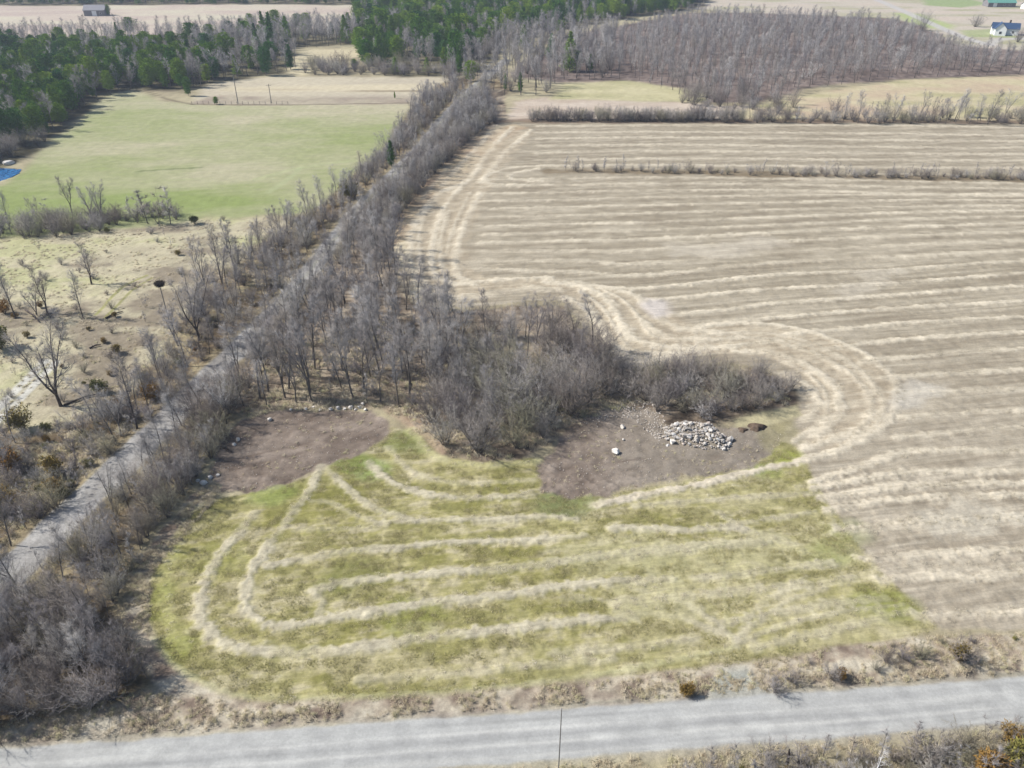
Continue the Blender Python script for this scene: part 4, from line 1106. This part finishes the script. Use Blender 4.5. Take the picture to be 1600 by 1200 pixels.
for k, i, b_, t_, lb, sx in [('shrub', 0, (1236, 1064), 1048, 'dark bare clump on the verge beside the field entrance', 1.2), ('shrub', 2, (1300, 1060), 1040, 'dark twiggy shrub beside the brown verge clump', 1.2), ('shrub', 1, (1385, 1034), 1018, 'first dark bare clump at the field edge of the verge', 1.1),
                           ('shrub', 3, (1412, 1030), 1014, 'second dark bare clump at the field edge of the verge', 1.1), ('shrub', 3, (1438, 1028), 1010, 'third and tallest dark bare clump at the field edge of the verge', 1.1), ('shrub', 0, (1368, 1046), 1034, 'small dark clump lowest on the verge slope', 1.2),
                           ('shrub', 2, (1500, 1032), 1006, 'bare twigs around the largest olive verge shrub', 1.3), ('shrub', 1, (1210, 1080), 1062, 'low bare clump where the field entrance meets the road', 1.2)]:
    single(k, i, b_, t_, lb, sx=sx)
# white birch by the road
bT, bK = bare_tree(81, H=7.5, clear=.1, spread=.62, limbs=15, br=4, tw=3, twr=.009, r0=.085, twl=.5)
bx, by = W(1362, 1228)
e = bpy.data.objects.new('birch_tree', None); C.objects.link(e); e.location = (bx, by, 0)
e['label'] = 'small white-barked birch standing beside the gravel road'; e['category'] = 'tree'
link('trunk', bT.mesh('trunk', M_BIRCH), e); link('crown', bK.mesh('crown', M_BIRCH), e)
# broken stub
R_ = random.Random(5)
g = Geo(); pts, _ = bend(R_, Vector((0, 0, -.2)), Vector((.05, .02, 1)), 3.4, 5, .05); g.tube(pts, [.2, .17, .16, .14, .13, .06], 7)
e = bpy.data.objects.new('tree_stub', None); C.objects.link(e); e.location = (*W(1229, 1197), 0)
e['label'] = 'short dark broken tree trunk beside the gravel road'; e['category'] = 'dead tree'
link('trunk', g.mesh('trunk', M_DARKBARK), e)
for j in range(5):
    k = Geo(); q = pts[2 + j % 3]; d = rdir(R_, Vector((0, 0, 1)), 1.0); k.tube([q, q + d * R_.uniform(.3, .8)], [.04, .01], 4)
    link('branch', k.mesh('branch', M_DARKBARK), e)
for b_, h_, lb in [((1105, 1222), 5.6, 'thin bare sapling beside the road, nearer of two'), ((1188, 1225), 4.8, 'thin bare sapling beside the broken trunk'), ((1140, 1225), 6.2, 'tallest thin sapling reaching over the road edge')]:
    plant('sapling', 0, *W(*b_), h_, random.uniform(0, 6), lb, 'tree')

# ------------------------------------------------------------------ grass tufts
tf = []
def tufts(poly, n, zs, seed, sm=(.6, 1.3)):
    r = np.random.default_rng(seed)
    x0, y0 = poly.min(0); x1, y1 = poly.max(0)
    x = r.uniform(x0, x1, n * 3); y = r.uniform(y0, y1, n * 3)
    ok = in_poly(x, y, poly) & (fbm(x / 4, y / 4, 151, 3) > zs) & ((y > ROAD_F(x) + .7) | (y < ROAD_N(x) - .8)) & (seg_dist(x, y, TRAIL) > 3.3)
    for a, b_ in list(zip(x[ok], y[ok]))[:n]:
        s = r.uniform(*sm); tf.append((a, b_, 0, (s * 1.2, s * 1.2, s), r.uniform(0, 6.28), int(r.integers(3))))
tufts(P((200, 1080), (400, 1100), (900, 1068), (1150, 1040), (1440, 995), (1700, 985), (1700, 1040), (1060, 1094), (400, 1138), (0, 1162), (-100, 1150)), 2600, .42, 1, (.35, .95))
tufts(P((300, 1300), (300, 1225), (1060, 1178), (1700, 1125), (1700, 1300)), 2200, .35, 2, (.5, 1.2))
tufts(P((200, 900), (330, 750), (345, 770), (235, 900), (232, 990), (190, 980)), 700, .4, 3, (.4, 1))
tufts(SCRUB, 3000, .45, 4, (.7, 1.6)); tufts(MEADOW, 3500, .5, 5, (.4, 1.0))
tufts(P((372, 650), (600, 636), (700, 715), (830, 715), (880, 665), (1000, 630), (1240, 632), (1200, 590), (950, 590), (600, 500), (400, 560)), 2500, .4, 6, (.7, 1.6))
tufts(SOIL1, 160, .5, 7, (.3, .7)); tufts(SOIL2, 260, .5, 8, (.3, .7))
gn_stuff('dry_grass', tf, 'tufts of dry straw-coloured grass on verges and meadow', [src(m) for m in TUFTS])


M_GRASS = mat_plant("short_spring_grass", [(.19, .185, .07), (.25, .235, .10), (.33, .295, .16), (.22, .21, .08), (.39, .35, .23)])
M_CUT = mat_plant("cut_straw", [(.46, .41, .31), (.52, .47, .36), (.40, .35, .26), (.56, .51, .41)])


def low_tuft(seed, mat, nm, H, n, flat):
    R = random.Random(seed); K = Geo()
    for i in range(n):
        a = R.uniform(0, 6.28); q = .42 * R.random() ** .5; p = Vector((math.cos(a) * q, math.sin(a) * q, 0 if not flat else R.uniform(.02, .1)))
        d = Vector((R.gauss(0, 1), R.gauss(0, 1), .25 if flat else R.uniform(.6, 1.6))).normalized()
        K.tube([p, p + d * H * R.uniform(.5, 1.1)], [.016, 0], 3)
    return K.mesh(nm, mat)


GT = [low_tuft(q, M_GRASS, 'grass_blades', .24, 26, False) for q in (91, 92, 93)]
CT = [low_tuft(q, M_CUT, 'straw_stalks', .34, 24, True) for q in (94, 95, 96)]
it = []
r9 = np.random.default_rng(12)
x0, y0 = GREEN.min(0); x1, y1 = GREEN.max(0)
xx = r9.uniform(x0, x1, 30000); yy = r9.uniform(y0, y1, 30000)
ok = in_poly(xx, yy, GREEN) & ~in_poly(xx, yy, SOIL1) & ~in_poly(xx, yy, SOIL2) & (fbm(xx / 5, yy / 2.5, 161, 4) > .42)
for pts, wd, c, s_, hh in TRACK:
    if pts[:, 1].min() < 125 and s_ > .4: ok &= seg_dist(xx, yy, pts) > wd * 1.1 + .25
for a, b_ in list(zip(xx[ok], yy[ok]))[:11000]:
    q = r9.uniform(.6, 1.3); it.append((a, b_, .0, (q * 1.2, q * 1.2, q), r9.uniform(0, 6.28), int(r9.integers(3))))
gn_stuff('grass', it, 'short yellow-green grass of the mown field', [src(m) for m in GT])
it = []
for pts, wd, c, s_, hh in TRACK:
    for (ax, ay), (bx, by) in zip(pts[:-1], pts[1:]):
        L = math.hypot(bx - ax, by - ay)
        ym = (ay + by) / 2
        if ym > 150: continue
        n_ = int(L * 3.0 * wd * s_ * (1 if ym < 110 else .5)); t = r9.random(n_)
        ox = r9.normal(0, wd * .5, n_); nxv, nyv = -(by - ay) / (L + 1e-6), (bx - ax) / (L + 1e-6)
        for k_ in range(n_):
            px_, py_ = ax + (bx - ax) * t[k_] + nxv * ox[k_], ay + (by - ay) * t[k_] + nyv * ox[k_]
            q = r9.uniform(.6, 1.25); it.append((px_, py_, .12, (q, q, q * .8), r9.uniform(0, 6.28), int(r9.integers(3))))
gn_stuff('straw', it, 'raked straw lying in rows over the fields', [src(m) for m in CT])

# ------------------------------------------------------------------ stones
def stone_mesh(seed, sub=1):
    import bmesh
    R = random.Random(seed); bm = bmesh.new()
    bmesh.ops.create_icosphere(bm, subdivisions=sub + 1 if sub else 1, radius=.5)
    ax = [Vector((R.gauss(0, 1), R.gauss(0, 1), R.gauss(0, 1))).normalized() for _ in range(10)]
    cut = [R.uniform(.22, .38) for _ in ax]
    for v in bm.verts:
        for a, c in zip(ax, cut):
            d = v.co.dot(a)
            if d > c: v.co -= a * (d - c) * .9
        v.co *= R.uniform(.94, 1.05)
    me = bpy.data.meshes.new('rock'); bm.to_mesh(me); bm.free(); return me


M_STONE = mat_plant("pale_limestone", [(.27, .25, .23), (.40, .38, .355), (.33, .295, .26), (.50, .485, .465), (.22, .21, .20), (.36, .31, .28)])
M_TANST = mat_plant('tan_fieldstone', [(.33, .29, .25), (.42, .38, .33), (.30, .27, .25), (.48, .45, .41), (.36, .31, .27)])
M_BOULD = mat_plant("white_limestone", [(.46, .43, .39), (.60, .57, .53), (.52, .49, .45)])
M_DIRT = mat_simple("dug_earth", alb(128, 112, 98), 1, .05, c2=alb(92, 78, 68), scale=1.5)
STN = [stone_mesh(s, 0) for s in range(100, 106)]
for m in STN: m.materials.append(M_STONE)
BLD = [stone_mesh(s, 1) for s in range(110, 116)]
for m in BLD: m.materials.append(M_BOULD)

# stone pile on the far soil patch
pc = P((1040, 668), (1070, 660), (1110, 664), (1142, 690), (1135, 703), (1085, 700), (1038, 686))
cx, cy = pc.mean(0)
pile = bpy.data.objects.new('stone_pile', None); C.objects.link(pile); pile.location = (cx, cy, 0)
pile['label'] = 'long heap of pale broken stones on the bare soil'; pile['category'] = 'stone pile'


def pile_h(x, y):
    ring = np.vstack([pc, pc[:1]])
    d = seg_dist(np.array([x]), np.array([y]), ring)[0]
    ins = in_poly(np.array([x]), np.array([y]), pc)[0]
    return (min(1.25, .15 + d * .55) if ins else max(-.3, .1 - d * .4)) * (.8 + .4 * float(vn(np.array([x / 1.5]), np.array([y / 1.5]), 5)[0]))


xs = np.linspace(cx - 8.5, cx + 8.5, 42); ys = np.linspace(cy - 5, cy + 5, 26)
v = []; f = []
for j, yy in enumerate(ys):
    for i, xx in enumerate(xs): v.append((xx - cx, yy - cy, pile_h(xx, yy) - .12))
for j in range(25):
    for i in range(41): a = j * 42 + i; f.append((a, a + 1, a + 43, a + 42))
me = mesh_from('earth_core', v, f, [mat_simple("stony_earth", alb(178, 168, 152), 1, .05, c2=alb(140, 130, 116), scale=3)])
link('earth_core', me, pile)
cand = []
r = random.Random(9)
while len(cand) < 900:
    x = r.uniform(cx - 8, cx + 8); y = r.uniform(cy - 4.5, cy + 4.5)
    h = pile_h(x, y)
    if h < .02 and r.random() > .04: continue
    s = min(1.5, max(.14, r.lognormvariate(-1.2, .58)))
    cand.append((x, y, h, s))
cand.sort(key=lambda c: -c[3])
restg = []
for q, (x, y, h, s) in enumerate(cand):
    if q < 280:
        o = bpy.data.objects.new('rock', STN[q % 6]); C.objects.link(o); o.parent = pile
        o.location = (x - cx, y - cy, h + s * .12); o.scale = (s * r.uniform(.9, 1.5), s * r.uniform(.8, 1.2), s * r.uniform(.6, .95)); o.rotation_euler = (r.uniform(-.5, .5), r.uniform(-.5, .5), r.uniform(0, 6.28))
    else: restg.append((x, y, h, s))


def joined_stones(name, lst, parent=None, off=(0, 0), mat=None, **props):
    V = []; F = []; n = 0
    base = [(np.array([vv.co[:] for vv in m.vertices]), np.array([p.vertices[:] for p in m.polygons])) for m in STN]
    for q, (x, y, h, s) in enumerate(lst):
        bv, bf = base[q % 6]
        a = r.uniform(0, 6.28); c_, s_ = math.cos(a), math.sin(a)
        w = bv * np.array([s * r.uniform(.8, 1.4), s, s * r.uniform(.6, .9)])
        w = np.stack([w[:, 0] * c_ - w[:, 1] * s_ + x - off[0], w[:, 0] * s_ + w[:, 1] * c_ + y - off[1], w[:, 2] + h + s * .1], 1)
        V.append(w); F.append(bf + n); n += len(w)
    me = mesh_from(name, np.concatenate(V), np.concatenate(F), [mat or M_STONE])
    return link(name, me, parent, **props)


joined_stones('small_rocks', restg, pile, (cx, cy), kind='stuff')
# stones ploughed up in the soil and the rubble fan beside the pile
lst = []
for S, n_, sm in ((SOIL1, 420, .13), (SOIL2, 620, .14), (P((955, 640), (985, 622), (1030, 632), (1042, 665), (1030, 690), (1000, 665)), 380, .28), (P((930, 660), (960, 632), (1000, 640), (985, 650)), 70, .2), (P((900, 660), (945, 640), (960, 650), (905, 672)), 40, .22)):
    x0, y0 = S.min(0); x1, y1 = S.max(0)
    xx = rng.uniform(x0, x1, n_ * 2); yy = rng.uniform(y0, y1, n_ * 2)
    ok = in_poly(xx, yy, S)
    for a, b_ in zip(xx[ok], yy[ok]): lst.append((a, b_, .0, sm * r.uniform(.5, 1.8)))
joined_stones('field_stones', lst, None, mat=M_TANST, kind='stuff', label='small pale stones lying over the bare soil')


def boulder(i, px, py, size, label, dark=False, flat=.8):
    x, y = W(px, py)
    me = BLD[i % 6]
    o = bpy.data.objects.new('boulder', me); C.objects.link(o)
    o.location = (x, y, size * flat * .2); o.scale = (size, size * .9, size * flat); o.rotation_euler = (0, 0, i * 1.3)
    o['label'] = label; o['category'] = 'boulder'
    return o


boulder(0, 962, 708, 1.75, 'largest single white boulder out on the bare soil')
boulder(1, 973, 668, 1.15, 'smaller white boulder beyond the largest one')
boulder(2, 974, 688, .6, 'little pale stone between the two white boulders')
boulder(3, 421, 657, 1.25, 'white boulder alone on the soil by the central wood', flat=.6)
boulder(4, 1050, 692, 1.5, 'big white block at the near end of the stone pile')
boulder(5, 1140, 694, .9, 'grey block at the far end of the stone pile')
boulder(1, 372, 688, 1.1, 'pale rock, farther of a pair at the trees by the soil', flat=.7)
boulder(0, 366, 696, 1.0, 'pale rock, nearer of a pair at the trees by the soil', flat=.8)
boulder(2, 318, 757, 1.5, 'largest white rock of the cluster under the trail trees', flat=.7)
boulder(3, 328, 748, 1.1, 'middle rock of the cluster under the trail trees', flat=.8)
boulder(4, 340, 744, 1.0, 'rock nearest the soil in the cluster under the trees', flat=.8)
boulder(5, 309, 752, .8, 'small rock deepest under the trail trees', flat=.8)
boulder(2, 110, 764, .7, 'small white stone beside the trail in the scrub')
for q, (px, py, s) in enumerate([(478, 640, .8), (500, 641, .7), (517, 641, 1.0), (528, 639, 1.1), (538, 640, .9), (548, 638, 1.2), (556, 641, .8), (563, 637, 1.1), (572, 641, .9), (455, 641, .7), (490, 637, .8), (567, 632, .9)]):
    o = boulder(q, px, py, s, 'pale rock in the row along the foot of the wood', flat=.75); o['group'] = 'rocks in a row at the wood edge'
# heap of dug earth with a dark hollow
def heap(px, py, rx, ry, h, label):
    x0, y0 = W(px, py); v = []; f = []
    n, m = 26, 9
    for j in range(m + 1):
        t = j / m
        for i in range(n):
            a = 2 * math.pi * i / n
            rr = t * (1 + .22 * math.sin(3 * a + 1) + .12 * math.sin(7 * a))
            z = h * (1 - t * t) * (.75 + .4 * float(vn(np.array([math.cos(a) * t * 3 + 9]), np.array([math.sin(a) * t * 3 + 4]), 8)[0])) - .08
            v.append((math.cos(a) * rx * rr, math.sin(a) * ry * rr, z))
    for j in range(m):
        for i in range(n): f.append((j * n + i, j * n + (i + 1) % n, (j + 1) * n + (i + 1) % n, (j + 1) * n + i))
    o = link('earth_heap', mesh_from('earth_heap', v, f, [M_DIRT], smooth=True)); o.location = (x0, y0, 0)
    o['label'] = label; o['category'] = 'earth heap'
heap(1182, 668, 1.7, 1.2, .9, 'larger dark heap of dug earth past the stone pile')
heap(1160, 672, 1.0, .8, .5, 'smaller dark heap of dug earth past the stone pile')
# fallen logs / dead wood in the meadow
g_i = 0
for (a, b_, c_) in [((165, 498), (192, 488), 'dead log lying where the wheel tracks end'), ((140, 545), (158, 540), 'short dead log in the rough grass'), ((100, 634), (160, 615), 'long fallen limb below the forked tree'), ((40, 485), (62, 505), 'pale log at the rim of the dark pool'), ((345, 700), (362, 708), 'dark log at the soil edge')]:
    p = Vector((*W(*a), .15)); q = Vector((*W(*b_), .25)); m_ = p.lerp(q, .5) + Vector((0, .3, .15))
    g = Geo(); g.tube([p, m_, q], [.22, .18, .1], 6)
    for t in (.3, .6, .8): s_ = p.lerp(q, t); g.tube([s_, s_ + Vector((R_.uniform(-1, 1), R_.uniform(-1, 1), R_.uniform(.4, 1.2)))], [.07, .01], 4)
    link('fallen_log', g.mesh('fallen_log', M_DARKBARK), label=c_, category='log')


# ------------------------------------------------------------------ poles
M_POLE = mat_simple("weathered_pole", (.24, .225, .21), .9, .1)
M_METAL = mat_simple("grey_metal", (.3, .3, .31), .5, .4)
M_NEST = mat_simple("dark_sticks", (.035, .03, .028), .95, .05)


def pole(px_world, H, r0, label, arm=True, cat='utility pole'):
    e = bpy.data.objects.new('utility_pole', None); C.objects.link(e); e.location = (*px_world, 0)
    e['label'] = label; e['category'] = cat
    g = Geo(); g.tube([(0, 0, -.5), (0, 0, H * .5), (0, 0, H)], [r0, r0 * .85, r0 * .65], 10)
    g.tube([(0, 0, H), (0, 0, H + .02)], [r0 * .65, 0], 10)
    link('post', g.mesh('post', M_POLE), e)
    if arm:
        g = Geo(); g.tube([(-1.1, 0, H - .6), (1.1, 0, H - .6)], [.07, .07], 4); link('crossarm', g.mesh('crossarm', M_POLE), e)
    for sx in ((-1, 0, 1) if arm else (0,)):
        g = Geo(); g.tube([(sx, 0, H - .55 if arm else H), (sx, 0, H - .42 if arm else H + .12), (sx, 0, H - .3 if arm else H + .28)], [.05, .07, .02], 7)
        link('insulator', g.mesh('insulator', M_METAL), e)
    return e


yp = 50.3
xp = (875 - 800) / FPX * (yp * math.cos(PITCH) + (CAM_H - 5.5) * math.sin(PITCH))
pole((xp, yp), 10.6, .075, 'thin dark pole standing at the near edge of the gravel road', arm=False)
pole(W(372, 162), 13, .22, 'far pole with crossarm on the hay field fence line', True)
pole(W(424, 161), 8.5, .2, 'shorter far pole on the hay field fence line', True)
# nest on a pole
nx_, ny_ = W(265, 505)
e = bpy.data.objects.new('nest_pole', None); C.objects.link(e); e.location = (nx_, ny_, 0)
e['label'] = 'tall thin pole carrying a big dark stick nest beside the trail'; e['category'] = 'nest pole'
g = Geo(); g.tube([(0, 0, -.4), (-.05, 0, 9)], [.13, .1], 8); link('post', g.mesh('post', M_POLE), e)
g = Geo()
for a in (0, 1): g.tube([(-.7 if a else 0, -.7 if not a else 0, 9), (.7 if a else 0, .7 if not a else 0, 9)], [.06, .06], 4)
link('platform', g.mesh('platform', M_POLE), e)
g = Geo(); R2 = random.Random(33)
for q in range(520):
    a = R2.uniform(0, 6.28); t = R2.random() ** .5; z = 9.05 + R2.random() * .95
    rr = (.65 + .45 * (z - 9)) * t
    p = Vector((math.cos(a) * rr, math.sin(a) * rr, z)); d = Vector((R2.gauss(0, 1), R2.gauss(0, 1), R2.gauss(0, .3))).normalized() * R2.uniform(.25, .6)
    g.tube([p - d, p + d], [.035, .015], 3)
link('nest', g.mesh('nest', M_NEST), e)
g = Geo()
for q in range(14):
    a = R2.uniform(0, 6.28); d = Vector((math.cos(a), math.sin(a), R2.uniform(-.1, .9))).normalized(); g.tube([(0, 0, 9.6), Vector((0, 0, 9.6)) + d * R2.uniform(1.1, 1.9)], [.05, .01], 4)
link('stick', g.mesh('stick', M_NEST), e)


# ------------------------------------------------------------------ buildings far off
M_WHITE = mat_simple("white_siding", (.74, .75, .76), .7, .2, .05)
M_BLUE = mat_simple("blue_metal_roof", (.025, .055, .12), .6, .3, .1)
M_GREEN = mat_simple("green_metal_roof", (.10, .26, .21), .6, .3, .1)
M_GREYB = mat_simple("grey_boards", (.20, .19, .20), .9, .1)
M_GREYR = mat_simple("grey_tin_roof", (.20, .20, .22), .7, .2)
M_WIN = mat_simple("dark_window_glass", (.03, .035, .045), .15, .5, .1)
M_TRIM = mat_simple("white_trim", (.7, .7, .7), .6, .2, .05)


def box(c, s):
    x, y, z = c; a, b_, h = s[0] / 2, s[1] / 2, s[2] / 2
    v = [(x + i * a, y + j * b_, z + k * h) for k in (-1, 1) for j in (-1, 1) for i in (-1, 1)]
    f = [(0, 2, 3, 1), (4, 5, 7, 6), (0, 1, 5, 4), (2, 6, 7, 3), (0, 4, 6, 2), (1, 3, 7, 5)]
    return v, f


def gable(name, e, L, D, H, ridge, off, rotz, wall, roof, wins):
    """one gabled wing: wall with gable ends, roof slabs, windows"""
    m = Matrix.Translation(Vector((*off, 0))) @ Matrix.Rotation(rotz, 4, 'Z')
    def put(nm, v, f, mat):
        me = bpy.data.meshes.new(nm); me.from_pydata([tuple(m @ Vector(p)) for p in v], [], f); me.materials.append(mat); return link(nm, me, e)
    a, b_ = L / 2, D / 2
    v = [(-a, -b_, -.3), (a, -b_, -.3), (a, b_, -.3), (-a, b_, -.3), (-a, -b_, H), (a, -b_, H), (a, b_, H), (-a, b_, H), (-a, 0, H + ridge), (a, 0, H + ridge)]
    f = [(0, 1, 5, 4), (2, 3, 7, 6), (0, 4, 8, 7, 3), (1, 2, 6, 9, 5), (4, 5, 9, 8), (6, 7, 8, 9)]
    put('wall', v, f, wall)
    o = .5; sl = ridge / b_; z1 = H - o * sl + .06; t = .16
    for s in (-1, 1):
        y1 = s * (b_ + o)
        v = [(-a - o, y1, z1), (a + o, y1, z1), (a + o, 0, H + ridge + .06), (-a - o, 0, H + ridge + .06)]
        v += [(p[0], p[1], p[2] + t) for p in v]
        f = [(0, 1, 2, 3), (7, 6, 5, 4), (0, 4, 5, 1), (1, 5, 6, 2), (2, 6, 7, 3), (3, 7, 4, 0)]
        put('roof', v, f, roof)
    for (wx, side, wz, ww, wh, nm) in wins:
        if side in 'sn':
            s = -1 if side == 's' else 1
            v, f = box((wx, s * (b_ + .02), wz), (ww, .08, wh)); fr = box((wx, s * (b_ + .005), wz), (ww + .3, .06, wh + .3))
        else:
            s = -1 if side == 'w' else 1
            v, f = box((s * (a + .02), wx, wz), (.08, ww, wh)); fr = box((s * (a + .005), wx, wz), (.06, ww + .3, wh + .3))
        w = put(nm, v, f, M_WIN if nm == 'window' else M_TRIM)
        me = bpy.data.meshes.new('frame'); me.from_pydata([tuple(m @ Vector(p)) for p in fr[0]], [], fr[1]); me.materials.append(M_TRIM); link('frame', me, w)


def house(nm, at, label, cat):
    e = bpy.data.objects.new(nm, None); C.objects.link(e); e.location = (*at, 0); e['label'] = label; e['category'] = cat; return e


e = house('farmhouse', W(1566, 54), 'white farmhouse with dark blue metal roof beyond the woods', 'house')
gable('wing', e, 17, 9, 4.2, 3.2, (2, 2), math.radians(-24), M_WHITE, M_BLUE, [(-5, 's', 2, 1.4, 1.5, 'window'), (0, 's', 2, 1.4, 1.5, 'window'), (5, 's', 2, 1.4, 1.5, 'window'), (0, 'w', 2, 1.4, 1.5, 'window')])
gable('wing', e, 10, 7, 4.6, 3.6, (-3.5, -2), math.radians(66), M_WHITE, M_BLUE, [(0, 'w', 2, 1.6, 1.6, 'window'), (-2, 's', 2, 1, 1.4, 'window'), (2, 'n', 1.2, 1.1, 2.1, 'door')])
v, f = box((5, 3, 8.2), (.9, .9, 2)); me = bpy.data.meshes.new('chimney'); me.from_pydata(v, [], f); me.materials.append(M_DIRT); link('chimney', me, e)
e = house('green_roofed_barn', W(1560, 10), 'long low barn with pale green metal roof at the top edge', 'barn')
gable('barn', e, 24, 12, 3.6, 3.2, (0, 0), math.radians(-4), M_GREYB, M_GREEN, [(-6, 's', 1.8, 3, 3, 'door'), (2, 's', 2, 1.4, 1.2, 'window'), (7, 's', 2, 1.4, 1.2, 'window')])
e = house('cottage', W(1602, 14), 'small pale cottage with grey roof past the green barn', 'house')
gable('cottage', e, 12, 9, 3.4, 2.6, (4, 0), math.radians(8), M_WHITE, M_GREYR, [(-3, 's', 1.8, 1.4, 1.4, 'window'), (3, 's', 1.8, 1.4, 1.4, 'window')])
e = house('grey_barn', W(152, 24), 'grey weathered barn alone in the far pale field', 'barn')
gable('barn', e, 17, 10, 4.5, 3.4, (0, 0), math.radians(3), M_GREYB, M_GREYR, [(0, 's', 2, 3.4, 3.6, 'door'), (5, 's', 2.2, 1.2, 1.2, 'window')])
e = house('white_shed', W(132, 3), 'tiny white shed on the skyline side of the grey barn', 'shed')
gable('shed', e, 8, 6, 3, 1.8, (0, 0), 0, M_WHITE, M_GREYR, [(0, 's', 1.4, 1.4, 2, 'door')])
# pale rock bank by the pond
o = boulder(3, 12, 257, 5.5, 'big pale rock mound on the bank of the blue pond', flat=.35)

# fence along the hay field
M_POST = mat_simple("fence_post_wood", (.14, .12, .10), .9, .1)
e = house('wire_fence', W(300, 163), 'post and wire fence between hay field and tan field', 'fence')
x0, y0 = W(300, 163); x1, y1 = W(450, 163)
gp = Geo(); gp.tube([(0, 0, -.3), (0, 0, 1.35)], [.1, .09], 6); pm = gp.mesh('post', M_POST)
n_ = 18
for q in range(n_):
    t = q / (n_ - 1); o = link('post', pm, e); o.location = ((x1 - x0) * t, (y1 - y0) * t, 0)
gw = Geo()
for z in (.5, .85, 1.2): gw.tube([(0, 0, z), (x1 - x0, y1 - y0, z)], [.012, .012], 3)
link('wire', gw.mesh('wire', M_METAL), e)

# ------------------------------------------------------------------ air
mh = bpy.data.materials.new("spring_haze"); mh.use_nodes = True
nt = mh.node_tree; nt.nodes.clear()
out = nt.nodes.new("ShaderNodeOutputMaterial"); pv = nt.nodes.new("ShaderNodeVolumePrincipled")
pv.inputs['Color'].default_value = (.70, .80, 1.0, 1); pv.inputs['Density'].default_value = .00015; pv.inputs['Anisotropy'].default_value = .2
nt.links.new(pv.outputs[0], out.inputs['Volume'])
hb = (-6100, -6100, -1.9), (6100, 6100, 86)
v, f = box((0, 0, (hb[0][2] + hb[1][2]) / 2), (12200, 12200, hb[1][2] - hb[0][2]))
me = bpy.data.meshes.new('haze'); me.from_pydata(v, [], f); me.materials.append(mh)
link('haze', me, kind='stuff')
